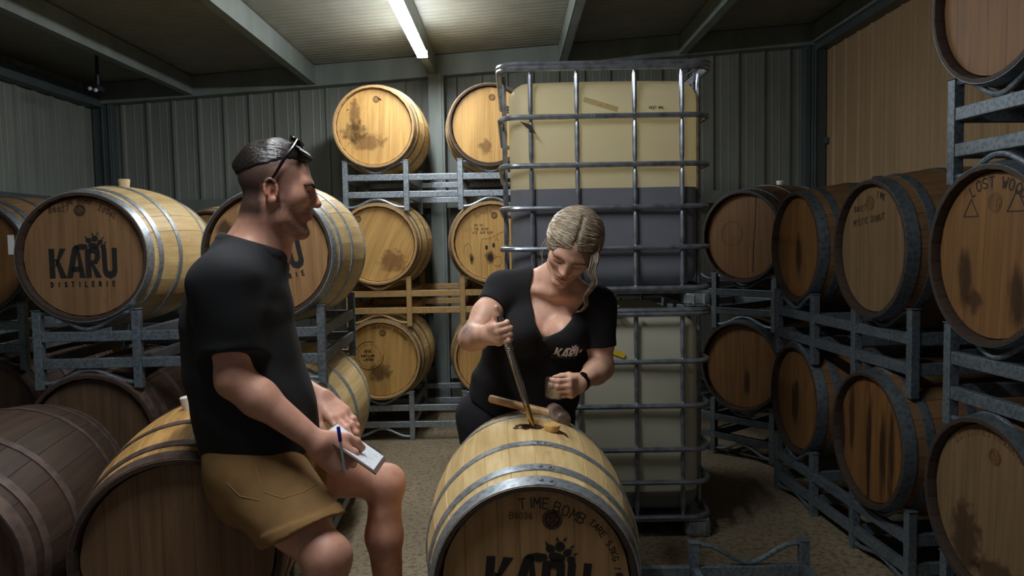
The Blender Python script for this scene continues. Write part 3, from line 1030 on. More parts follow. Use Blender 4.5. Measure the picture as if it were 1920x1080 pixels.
# right hand rows
RX = 1.475
ry = [4.02, 3.19, 2.40]
yawr = -86.0
def rx(i):
    return RX + 0.0 * i
rl = {
    (1, 0): ('aged', 'brown barrel in the upper row at right, next to the corner, vertical dark scratch'),
    (1, 1): ('tan', 'tan headed barrel in the upper row at right, with small handwriting'),
    (1, 2): ('aged', 'orange barrel at the right frame edge, lettered along its top rim'),
    (0, 0): ('aged', 'orange brown barrel in the lower row at right, nearest the back corner'),
    (0, 1): ('drip', 'wine streaked barrel in the middle of the lower row at right'),
    (0, 2): ('tan', 'large brown barrel low at the right frame edge'),
}
RB_ = {}
lv = [0.555, 1.357]
for (L, i), (k, lab) in rl.items():
    b = barrel(k, RX, ry[i], lv[L] - (0.012 if i == 2 else 0), yawr, lab, G_RIGHT, roll=rn.random(), headrot=rn.uniform(-.06, .06))
    RB_[(L, i)] = b
bt = barrel('aged', RX, ry[2], 2.165, yawr, 'orange barrel high at the top right, cut by the frame', G_RIGHT)
for i in (0,):
    bung(RB_[(1, 0)], 'bung_dark', 0, 0.032, 0.03)
def rrack(yc, hs_, cz_, lab, **kw):
    return rack(RX, yc, yawr, cz_, hs_, lab, **kw)
y01 = (ry[0] + ry[1]) / 2
h01 = (ry[0] - ry[1]) / 2
rrack(y01, [-h01, h01], lv[1], 'grey rack between the rows of the two far barrels on the right')
rrack(y01, [-h01, h01], lv[0], 'grey floor rack under the two far barrels on the right')
rrack(ry[2], [0, 0.86], lv[1] - 0.012, 'grey rack between the rows at the right frame edge')
rrack(ry[2], [0, 0.86], lv[0] - 0.012, 'grey floor rack at the right frame edge')
rrack(ry[2], [0, 0.86], 2.165, 'grey rack under the topmost barrel at the right frame edge')
b = RB_[(1, 2)]
l, _ = text_lines('LOST WOODS B 29', 0.034, rn); letters(b, l, 0.0045, arc_T(0.212, -28), 'ink')
cooper_mark(b, 0.005, 0.165, 0.03, 'ink_faint')
tri = lambda x, z, s_: [[(x - s_, z), (x, z + 1.6 * s_), (x + s_, z), (x - s_, z)]]
letters(b, tri(-0.105, 0.125, 0.035) + tri(0.10, 0.135, 0.04), 0.0035, lambda x, z: (x, z), 'ink', 'triangle_doodle')
smudge(b, -0.13, -0.07, 0.05, 0.12, 'smudge_drip'); smudge(b, -0.08, -0.15, 0.05, 0.05); smudge(b, 0.11, -0.12, 0.05, 0.12, 'smudge_drip')
b = RB_[(1, 1)]
cooper_mark(b, -0.03, 0.19, 0.03, 'ink_faint')
l, _ = text_lines('B8027', 0.024, rn); letters(b, l, 0.003, place_T(-0.155, 0.155, 0.08), 'ink')
l, _ = text_lines('TIME', 0.024, rn); letters(b, l, 0.003, arc_T(0.212, 5), 'ink')
l, _ = text_lines('MYSTIC DONUT', 0.026, rn); letters(b, l, 0.003, place_T(-0.16, 0.095, 0.1), 'ink')
b = RB_[(1, 0)]
smudge(b, 0.0, -0.05, 0.04, 0.14, 'smudge_drip')
b = RB_[(0, 2)]
smudge(b, -0.1, -0.14, 0.09, 0.16, 'smudge')
smudge(b, 0.06, -0.2, 0.14, 0.06, 'smudge')
for sx in (-0.16, -0.02, 0.09, 0.15):
    smudge(RB_[(0, 1)], sx, 0.06 if sx < 0 else -0.02, 0.030, 0.24, 'smudge_drip')
l, _ = text_lines('DISTILLERIES PRODUCTS', 0.02); letters(b, l, 0.003, arc_T(0.228, -42), 'ink_faint')
cooper_mark(b, 0.03, 0.17, 0.026, 'ink_faint')
b = RB_[(0, 0)]
smudge(b, -0.03, -0.02, 0.06, 0.18, 'smudge_drip')

# angled stack in the right back corner, beside the tank
AX_, AY_ = (1.4234, 4.78, 1.4181)[0], 4.78
d2 = math.radians(-50)
b = barrel('aged', AX_, AY_, 1.415, -50, 'dark barrel with a split head beside the tank, upper of two', G_RIGHT)
bung(b, 'bung_white', 0, 0.026, 0.03)
letters(b, [[(0.09, .24), (0.085, .08), (.075, -.05), (.07, -.22)]], 0.006, lambda x, z: (x, z), 'ink', 'head_split')
for k in range(40):
    pass
l, _ = text_lines('CASK', 0.03, rn)
letters(b, [[(-.08 + .075 * math.cos(t * math.pi / 12), .02 + .075 * math.sin(t * math.pi / 12)) for t in range(25)]], 0.003, lambda x, z: (x, z), 'ink', 'printed_ring')
b = barrel('aged', AX_ - 0.01, AY_, 0.60, -50, 'dark barrel beside the tank near the floor, lower of two', G_RIGHT)
smudge(b, 0.04, -0.10, 0.03, 0.10, 'smudge_drip')
bung(b, 'bung_white', 0, 0.026, 0.03)
rack(AX_, AY_, -50, 1.415, [0, -0.84], 'dim angled rack beside the tank under the upper dark barrel')
rack(AX_ - 0.01, AY_, -50, 0.60, [0, -0.84], 'dim angled floor rack beside the tank')

# ------------------------------------------------------------------ the two caged tanks
M['cage'] = steel('cage tube steel', (118, 124, 134), (164, 170, 180), 0.34, 0.75, 25)
M['pallet'] = steel('pallet steel', (120, 128, 130), (164, 172, 174), 0.42, 0.6, 30)
M['pallet_wood'] = flat('dull pallet deck', (96, 88, 66), 0.7, grain=0.2)
def tank_mat(name, above, below, level, trans):
    t = NT(name)
    c = t.n('ShaderNodeTexCoord')
    sp = t.n('ShaderNodeSeparateXYZ')
    t.l(c.outputs['Object'], sp.inputs[0])
    n = t.noise(c.outputs['Object'], 3.0, 3)
    z = t.math('ADD', sp.outputs[2], t.math('MULTIPLY', n, 0.004))
    fac = t.math('GREATER_THAN', z, level)
    a = t.ramp(t.noise(c.outputs['Object'], 2.2, 4), [(0.3, lin(above)), (0.7, lin(tuple(min(255, x + 8) for x in above)))])
    b = t.ramp(t.noise(c.outputs['Object'], 2.6, 4), [(0.3, lin(below)), (0.7, lin(tuple(x + 8 for x in below)))])
    col = t.mix(fac, b, a)
    t.set(col, 0.42)
    tr = t.n('ShaderNodeBsdfTranslucent')
    t.l(col, tr.inputs[0])
    mx = t.n('ShaderNodeMixShader')
    t.l(t.math('MULTIPLY', fac, trans), mx.inputs[0])
    t.l(t.b.outputs[0], mx.inputs[1])
    t.l(tr.outputs[0], mx.inputs[2])
    t.l(mx.outputs[0], t.out.inputs[0])
    return t.m
M['tank_upper'] = tank_mat('cream tank plastic, dark wine below', (255, 240, 206), (108, 110, 118), 0.557, 0.66)
M['tank_lower'] = tank_mat('milky tank plastic', (216, 214, 192), (120, 118, 108), 0.215, 0.4)

TX0, TX1, TY0, TD = -0.042, 0.925, 3.55, 1.16
def rrect(x0, x1, y0, y1, r, n=6):
    pts = []
    for (cx, cy, a0) in ((x1 - r, y0 + r, -90), (x1 - r, y1 - r, 0), (x0 + r, y1 - r, 90), (x0 + r, y0 + r, 180)):
        for k in range(n + 1):
            a = math.radians(a0 + 90 * k / n)
            pts.append((cx + r * math.cos(a), cy + r * math.sin(a)))
    return pts

def tank(z0, rails, label, mat, top, btop):
    """z0: floor of the pallet; rails: heights of the cage rails; top: second rim tube"""
    xm, ym = (TX0 + TX1) / 2, TY0 + TD / 2
    root = empty('caged_tank', (xm, ym, z0), (0, 0, 0), label, 'liquid tank', 'stacked caged tanks')
    hw, hd = (TX1 - TX0) / 2, TD / 2
    rr_ = 0.0125
    for i, z in enumerate(list(rails) + [top]):
        rim = i >= len(rails) - 1
        off = 0.004 if rim else 0.0
        pts = [(x, y, z - z0) for x, y in rrect(-hw - off, hw + off, -hd - off, hd + off, 0.09)]
        MB().tube(pts, 0.0135 if rim else rr_, 8, closed=True).ob('cage_rail', M['cage'], root, True)
    # pinch marks on the front rails are small flats with two chevrons
    zt, zbm = max(rails) - z0, min(rails) - z0
    zs = sorted(z - z0 for z in rails)
    def post(px, py, nx, ny):
        pts, rad = [], []
        for a, b in zip(zs[:-1], zs[1:]):
            for t in (0.06, 0.14, 0.22, 0.78, 0.86, 0.94):
                pts.append((px, py, a + (b - a) * t)); rad.append(0.0075 if t in (0.06, 0.94) else (0.0105 if t in (.14, .86) else 0.0115))
        pts = [(px, py, zs[0])] + pts + [(px, py, zs[-1])]
        rad = [0.008] + rad + [0.008]
        MB().tube(pts, rad, 8).ob('cage_post', M['cage'], root, True)
    ins = 0.019
    for fx_ in (0.147, 0.366, 0.640, 0.864):
        x = -hw + fx_ * 2 * hw
        post(x, -hd + ins, 0, -1)
        post(x, hd - ins, 0, 1)
    for fy in (0.15, 0.38, 0.62, 0.85):
        y = -hd + fy * 2 * hd
        post(-hw + ins, y, -1, 0)
        post(hw - ins, y, 1, 0)
    for z in zs:
        mb = MB()
        xx = -hw + 0.43 * 2 * hw
        for dx in (0, 0.013):
            mb.bar((xx + dx, -hd - 0.0135, z + 0.007), (xx + dx + 0.006, -hd - 0.0135, z), 0.003, 0.002)
            mb.bar((xx + dx + 0.006, -hd - 0.0135, z), (xx + dx, -hd - 0.0135, z - 0.007), 0.003, 0.002)
        mb.ob('pinch_mark', M['pallet'], root)
    # bottle
    bm = bmesh.new()
    bmesh.ops.create_cube(bm, size=1.0)
    bz0, bz1 = zbm + 0.005, btop - z0
    ix = hw - 0.042
    for v in bm.verts:
        v.co = Vector((v.co.x * 2 * ix, v.co.y * 2 * (hd - 0.042), bz0 + (v.co.z + 0.5) * (bz1 - bz0)))
    bmesh.ops.bevel(bm, geom=[e for e in bm.edges], offset=0.085, segments=6, profile=0.5, affect='EDGES')
    bmesh.ops.subdivide_edges(bm, edges=[e for e in bm.edges if e.calc_length() > 0.3], cuts=10, use_grid_fill=True)
    for v in bm.verts:       # belly out a little between the cage bars, dome the top
        cx_, cz_ = v.co.x / ix, (v.co.z - bz0) / (bz1 - bz0)
        if v.co.z > bz1 - 0.01:
            v.co.z += 0.022 * (1 - cx_ ** 2) * (1 - (v.co.y / hd) ** 2)
        w = math.sin(math.pi * min(max(cz_, 0), 1))
        v.co.y += (0.012 * w * (1 - cx_ ** 2)) * (-1 if v.co.y < 0 else 1) * (1 if abs(v.co.y) > hd - 0.06 else 0)
    me = bpy.data.meshes.new('bottle')
    bm.to_mesh(me); bm.free()
    me.polygons.foreach_set('use_smooth', [True] * len(me.polygons))
    mobj('bottle', me, mat, root)
    MB().lathe([(0.085, bz1 + 0.015), (0.085, bz1 + 0.05), (0.075, bz1 + 0.058)], 28).ob('lid', M['fixture_dark'], root, True)
    # pallet
    h = zbm
    MB().box((0, 0, h - 0.018), (2 * hw - 0.02, 2 * hd - 0.02, 0.012)).ob('pallet_deck', M['pallet'], root)
    for sx in (-1, 0, 1):
        for sy in (-1, 0, 1):
            fx2, fy2 = sx * (hw - 0.062), sy * (hd - 0.06)
            w_ = 0.125 if sx else 0.10
            r2 = rrect(fx2 - w_ / 2, fx2 + w_ / 2, fy2 - 0.06, fy2 + 0.06, 0.03, 4)
            mb = MB()
            n = len(r2)
            hh = h - 0.026
            for zz in (0.012, hh):
                k = 1.0
                mb.v += [Vector((x, y, zz)) for x, y in r2]
            mb.f += [(j, (j + 1) % n, n + (j + 1) % n, n + j) for j in range(n)] + [tuple(range(n))[::-1], tuple(range(n, 2 * n))]
            mb.box((fx2 - w_ * 0.18, fy2 - 0.062, hh / 2), (0.012, 0.008, hh * 0.8))
            mb.box((fx2 + w_ * 0.22, fy2 - 0.062, hh / 2), (0.012, 0.008, hh * 0.8))
            mb.ob('pallet_foot', M['pallet'], root, bevel=0.004)
    for sx in (-1, 0, 1):
        MB().box((sx * (hw - 0.062), 0, 0.006), (0.11, 2 * hd - 0.02, 0.010)).ob('pallet_runner', M['pallet'], root)
    return root

low = [0.100, 0.268, 0.425, 0.632, 0.842, 1.082]
up = [1.185, 1.375, 1.562, 1.757, 1.978, 2.196]
t1 = tank(0.0, low, 'lower caged tank of milky plastic standing on the floor', M['tank_lower'], 1.066, 1.045)
t2 = tank(1.098, up, 'upper caged tank of cream plastic holding dark wine', M['tank_upper'], 2.214, 2.150)
# marks on the tanks
hw, hd = (TX1 - TX0) / 2, TD / 2
yf = -hd + 0.024
M['stain_tan'] = flat('old tape residue', (186, 164, 106), 0.7, grain=0.2)
def on_tank(px, pz, py=-hd + 0.0405 - 0.012):
    return (px - (TX0 + TX1) / 2, py, pz)
M['label_yellow'] = flat('yellow label', (214, 178, 30), 0.5)
tg = MB()
a, b_ = (0.4547, 3.535, 0.8935), (0.5237, 3.535, 0.8674)
mt = Matrix.Translation((0, 0, 0))
tg.bar((a[0] - (TX0 + TX1) / 2, -hd + 0.026, a[2]), (b_[0] - (TX0 + TX1) / 2, -hd + 0.026, b_[2]), 0.003, 0.021)
tg.ob('yellow_label', M['label_yellow'], t1)
l, _ = text_lines('1000L', 0.014)
# torn tape on the second rail
a = (0.0494, 3.53, 1.9464)
tp = mobj('torn_tape', mesh('torn_tape', [(a[0] - .442, -hd - 0.016, a[2] - 1.098 + .012), (a[0] - .442 + .05, -hd - 0.015, a[2] - 1.098 - .005), (a[0] - .442 + .075, -hd - 0.013, a[2] - 1.098 - .05), (a[0] - .442 + .03, -hd - 0.015, a[2] - 1.098 - .018)], [(0, 1, 2, 3)]), M['bung_dark'], t2)
tp.modifiers.new('s', 'SOLIDIFY').thickness = 0.001
# bright corner bracket at the right of the top rim
cbk = MB()
c0 = Vector((hw - 0.03, -hd + 0.30, 2.214 - 1.098 + 0.012))
cbk.bar(c0 + Vector((-0.05, 0, -0.03)), c0 + Vector((0.025, 0, 0.02)), 0.02, 0.004).bar(c0 + Vector((-0.05, 0.01, -0.045)), c0 + Vector((0.025, 0.01, 0.004)), 0.004, 0.004).bar(c0 + Vector((0.02, 0, 0.015)), c0 + Vector((0.012, 0, -0.10)), 0.006, 0.006)
cbk.ob('corner_bracket', M['hoop'], t2)
def tank_print(t, lines, w, name, mat, z0):
    v, f = [], []
    for ln in lines:
        for k in range(len(ln) - 1):
            p, q = Vector(ln[k]), Vector(ln[k + 1])
            d = (q - p).normalized()
            nn = Vector((-d.y, d.x)) * w / 2
            i = len(v)
            for r in (p + nn, p - nn, q - nn, q + nn):
                cx_ = (r.x - (TX0 + TX1) / 2) / (hw - 0.042)
                cz_ = (r.y - min(low if t is t1 else up)) / 0.98
                v.append((r.x - (TX0 + TX1) / 2, -hd + 0.042 - 0.012 * math.sin(math.pi * min(max(cz_, 0), 1)) * (1 - cx_ ** 2) - 0.0035, r.y - z0))
            f.append((i, i + 1, i + 2, i + 3))
    return mobj(name, mesh(name, v, f), M[mat], t)
p0 = (0.6461, 3.57, 2.0123)
l, _ = text_lines('4227 NUL', 0.011)
tank_print(t2, [[(p0[0] + p[0], p0[2] + p[1]) for p in q] for q in l], 0.0028, 'printed_code', 'ink', 1.098)
p0 = (0.3454, 3.57, 2.061)
p1 = (0.4991, 3.57, 2.0124)
tank_print(t2, [[(p0[0], p0[2]), (p1[0], p1[2])]], 0.022, 'tape_residue', 'stain_tan', 1.098)

# ------------------------------------------------------------------ implicit surfaces for the two people
def V(*a):
    return np.array(a if len(a) > 1 else a[0], dtype=np.float64)

def unit(a):
    a = np.asarray(a, dtype=np.float64)
    return a / np.linalg.norm(a)

class Prim:
    """fn(points) -> distance, with a bounding sphere"""
    def __init__(s, fn, c, r):
        s.fn, s.c, s.r = fn, np.asarray(c, float), float(r)

def rc(a, b, ra, rb, w=None, sw=1.0):
    """tapered capsule; w: direction along which the section is sw times as wide"""
    a, b = V(a), V(b)
    d = b - a
    dd = max(float(d @ d), 1e-9)
    def fn(p):
        q = p - a
        if w is not None:
            q = q - np.outer(q @ w_, w_ * (1 - 1 / sw))
        t = np.clip(q @ d2 / dd2, 0, 1)
        q = q - t[:, None] * d2
        return (np.sqrt(np.einsum('ij,ij->i', q, q)) - (ra + (rb - ra) * t)) * min(1.0, sw)
    d2, dd2 = d, dd
    if w is not None:
        w_ = unit(w)
        d2 = d - w_ * (d @ w_) * (1 - 1 / sw)
        dd2 = max(float(d2 @ d2), 1e-9)
    L = math.sqrt(dd)
    return Prim(fn, (a + b) / 2, L / 2 + max(ra, rb) * max(1, sw))

def el(c, r, R=None):
    c, r = V(c), V(r)
    def fn(p):
        q = p - c
        if R is not None:
            q = q @ R
        k0 = np.sqrt(np.sum((q / r) ** 2, axis=1))
        k1 = np.sqrt(np.sum((q / (r * r)) ** 2, axis=1)) + 1e-9
        return np.where(k0 < 1e-4, -r.min(), k0 * (k0 - 1) / k1)
    return Prim(fn, c, float(r.max()))

def smin(a, b, k):
    if k <= 0:
        return np.minimum(a, b)
    h = np.maximum(k - np.abs(a - b), 0) / k
    return np.minimum(a, b) - h * h * k * 0.25

def smax(a, b, k):
    return -smin(-a, -b, k)

class Body:
    """ordered list of operations: add / sub / clip (intersection with a function) / group"""
    def __init__(s):
        s.ops = []
    def add(s, prim, k=0.03):
        s.ops.append(('a', prim, k)); return s
    def sub(s, prim, k=0.01):
        s.ops.append(('s', prim, k)); return s
    def grp(s, body, k=0.02):
        s.ops.append(('g', body, k)); return s
    def clip(s, fn, k=0.004):
        s.ops.append(('c', fn, k)); return s
    def warp(s, fn):
        s.ops.append(('w', fn, 0)); return s
    def bounds(s):
        cs = []
        for o, p, k in s.ops:
            if o == 'a':
                cs.append((p.c - p.r, p.c + p.r))
            elif o == 'g':
                cs.append(p.bounds())
        return np.min([c[0] for c in cs], axis=0), np.max([c[1] for c in cs], axis=0)
    def sphere(s):
        lo, hi = s.bounds()
        return (lo + hi) / 2, float(np.linalg.norm(hi - lo) / 2)
    def dist(s, p, cc=None, cr=0.0):
        d = np.full(len(p), 0.6)
        for o, q, k in s.ops:
            if o in 'as':
                if cc is not None and np.linalg.norm(cc - q.c) - q.r > cr + k + 0.03:
                    continue
                if o == 'a':
                    d = smin(d, q.fn(p), k)
                else:
                    d = smax(d, -q.fn(p), k)
            elif o == 'g':
                c, r = q.sphere()
                if cc is not None and np.linalg.norm(cc - c) - r > cr + k + 0.03:
                    continue
                d = smin(d, q.dist(p, cc, cr), k)
            elif o == 'c':
                d = smax(d, q(p), k)
            else:
                d = d + q(p)
        return d

def surface(body, h, H=None, pad=0.02):
    """sparse surface nets on a grid of step h"""
    n = 8
    H = h * n
    lo, hi = body.bounds()
    lo, hi = lo - pad - H, hi + pad + H
    dims = np.ceil((hi - lo) / H).astype(int) + 1
    ii = np.stack(np.meshgrid(*[np.arange(k) for k in dims], indexing='ij'), -1).reshape(-1, 3)
    # coarse pass in cells of 4 blocks for culling
    act = []
    sup = ii // 4
    key = (sup[:, 0] * 4096 + sup[:, 1]) * 4096 + sup[:, 2]
    order = np.argsort(key, kind='stable')
    ks, st = np.unique(key[order], return_index=True)
    groups = np.split(order, st[1:])
    for g in groups:
        cells = ii[g]
        cen = lo + (cells + 0.5) * H
        cc = (cen.min(0) + cen.max(0)) / 2
        cr = np.linalg.norm(cen.max(0) - cen.min(0)) / 2 + H
        d = body.dist(cen, cc, cr)
        m = np.abs(d) < H * 0.9 + 0.012
        if m.any():
            act.append((cells[m], cc, cr))
    off = np.stack(np.meshgrid(*[np.arange(n + 1)] * 3, indexing='ij'), -1).reshape(-1, 3)
    B = 1 << 20
    vk, vp, quads = [], [], []
    def kf(c):
        return (c[..., 0].astype(np.int64) * B + c[..., 1]) * B + c[..., 2]
    for cells, cc, cr in act:
        m = len(cells)
        gi = cells[:, None, :] * n + off[None]                      # corner indices
        P = lo + gi * h
        d = body.dist(P.reshape(-1, 3), cc, cr).reshape(m, n + 1, n + 1, n + 1)
        ins = d < 0
        acc = np.zeros((m, n, n, n, 3)); cnt = np.zeros((m, n, n, n))
        S_ = [slice(0, n), slice(1, n + 1)]
        for ax in range(3):
            oth = [a for a in range(3) if a != ax]
            for u in (0, 1):
                for w in (0, 1):
                    sa = [None] * 3; sb = [None] * 3
                    sa[ax], sb[ax] = S_[0], S_[1]
                    sa[oth[0]] = sb[oth[0]] = S_[u]
                    sa[oth[1]] = sb[oth[1]] = S_[w]
                    da, db = d[(slice(None), *sa)], d[(slice(None), *sb)]
                    cr_ = (da < 0) != (db < 0)
                    t = np.where(cr_, da / np.where(cr_, da - db, 1), 0)
                    cnt += cr_
                    acc[..., ax] += np.where(cr_, t, 0)
                    acc[..., oth[0]] += u * cr_
                    acc[..., oth[1]] += w * cr_
        has = cnt > 0
        idx = np.argwhere(has)
        if len(idx) == 0:
            continue
        cellc = cells[idx[:, 0]] * n + idx[:, 1:]
        vk.append(kf(cellc))
        vp.append(lo + (cellc + acc[has] / cnt[has][:, None]) * h)
        for ax in range(3):
            o1, o2 = [(1, 2), (2, 0), (0, 1)][ax]
            sa = [slice(0, n)] * 3; sb = [slice(0, n)] * 3
            sb[ax] = slice(1, n + 1)
            a, b = ins[(slice(None), *sa)], ins[(slice(None), *sb)]
            e = np.argwhere(a != b)
            if len(e) == 0:
                continue
            c0 = cells[e[:, 0]] * n + e[:, 1:]
            fl_ = a[tuple(e.T)]
            e1 = np.zeros(3, int); e1[o1] = 1
            e2 = np.zeros(3, int); e2[o2] = 1
            q = np.stack([kf(c0), kf(c0 - e1), kf(c0 - e1 - e2), kf(c0 - e2)], 1)
            q[~fl_] = q[~fl_][:, ::-1]
            quads.append(q)
    vk = np.concatenate(vk); vp = np.concatenate(vp); quads = np.concatenate(quads)
    uk, ui = np.unique(vk, return_index=True)
    pos = vp[ui]
    qi = np.searchsorted(uk, quads)
    qi = np.clip(qi, 0, len(uk) - 1)
    ok = (uk[qi] == quads).all(1)
    return pos, qi[ok]

def np_mesh(name, pos, quads, keep=None, relax=1):
    # drop small loose shells, relax a little
    n = len(pos)
    e = np.concatenate([quads[:, [0, 1]], quads[:, [1, 2]], quads[:, [2, 3]], quads[:, [3, 0]]])
    for _ in range(relax):
        s = np.zeros((n, 3)); c = np.zeros(n)
        for a, b in ((0, 1), (1, 0)):
            for k in range(3):
                s[:, k] += np.bincount(e[:, a], pos[e[:, b], k], n)
            c += np.bincount(e[:, a], minlength=n)
        pos = pos * 0.5 + 0.5 * s / np.maximum(c, 1)[:, None]
    lab = np.arange(n)
    for _ in range(400):
        new = lab.copy()
        np.minimum.at(new, e[:, 0], lab[e[:, 1]])
        np.minimum.at(new, e[:, 1], lab[e[:, 0]])
        new = new[new]
        if (new == lab).all():
            break
        lab = new
    cnt = np.bincount(lab, minlength=n)
    good = cnt[lab] >= max(60, 0.02 * n)
    remap = np.cumsum(good) - 1
    quads = remap[quads[good[quads].all(1)]]
    pos = pos[good]
    me = bpy.data.meshes.new(name)
    me.vertices.add(len(pos))
    me.vertices.foreach_set('co', pos.astype(np.float32).ravel())
    me.loops.add(len(quads) * 4)
    me.loops.foreach_set('vertex_index', quads.astype(np.int32).ravel())
    me.polygons.add(len(quads))
    me.polygons.foreach_set('loop_start', np.arange(0, len(quads) * 4, 4, dtype=np.int32))
    me.polygons.foreach_set('loop_total', np.full(len(quads), 4, dtype=np.int32))
    me.polygons.foreach_set('use_smooth', np.ones(len(quads), dtype=bool))
    me.update(calc_edges=True)
    me.validate()
    return me, pos

def attr(me, name, vals):
    a = me.attributes.new(name, 'FLOAT', 'POINT')
    a.data.foreach_set('value', np.asarray(vals, dtype=np.float32))

def frame(x, zhint):
    """3x3 with columns X, Y, Z: X along x, Z near zhint"""
    x = unit(x)
    z = V(zhint) - x * (V(zhint) @ x)
    z = unit(z)
    y = np.cross(z, x)
    return np.stack([x, y, z], 1)

# --- hand: local X to the fingers, Z back of the hand, thumb on the +Y side (right hand) or -Y side (left)
def hand(o, F, side, curls, thumb, size=1.0, spread=0.05, slim=1.0):
    """curls: four (mcp, pip, dip) bends in degrees, index first; thumb: local points [base, mcp, ip, tip] with the thumb on +Y"""
    b = Body()
    s = size
    def L(p):
        return V(o) + F @ (V(p[0], p[1] * side, p[2]) * s)
    def R(r):
        return r * s * slim
    ys = (0.030, 0.010, -0.011, -0.030)
    kx = (0.088, 0.092, 0.087, 0.078)
    lens = ((0.042, 0.026, 0.020), (0.046, 0.030, 0.021), (0.043, 0.027, 0.020), (0.034, 0.021, 0.018))
    rads = (0.0092, 0.0095, 0.0090, 0.0080)
    palm = Body()
    for i in range(4):
        palm.add(rc(L((0.006, ys[i] * 0.62, -0.002)), L((kx[i], ys[i], -0.001)), R(0.0155), R(0.0118)), 0.016 * s)
    palm.add(rc(L((0.020, 0.022, -0.014)), L((0.055, 0.026, -0.012)), R(0.016), R(0.012)), 0.018 * s)
    palm.add(rc(L((0.020, -0.022, -0.012)), L((0.060, -0.026, -0.010)), R(0.014), R(0.011)), 0.018 * s)
    b.grp(palm, 0.0)
    for i in range(4):
        f = Body()
        p = V(kx[i], ys[i], -0.001)
        a = 0.0
        ya = (1.5 - i) * spread
        q0 = p
        r = rads[i]
        for j in range(3):
            a += math.radians(curls[i][j])
            dvec = V(math.cos(a) * math.cos(ya), math.sin(ya), -math.sin(a))
            q1 = q0 + dvec * lens[i][j]
            r2 = r * (0.93 if j < 2 else 0.86)
            f.add(rc(L(q0), L(q1), R(r * (1.06 if j == 0 else 1.0)), R(r2)), 0.005 * s)
            if j < 2:
                kn = q1 + V(math.sin(a), 0, math.cos(a)) * 0.0015
                f.add(rc(L(kn), L(kn + V(1e-4, 0, 0)), R(r2 * 1.04), R(r2 * 1.04)), 0.004 * s)
            q0, r = q1, r2
        b.grp(f, 0.006 * s if i in (0, 3) else 0.006 * s)
    t = Body()
    tr = (0.0165, 0.0128, 0.0112, 0.0092)
    for j in range(3):
        t.add(rc(L(thumb[j]), L(thumb[j + 1]), R(tr[j]), R(tr[j + 1])), 0.006 * s)
    b.grp(t, 0.012 * s)
    return b

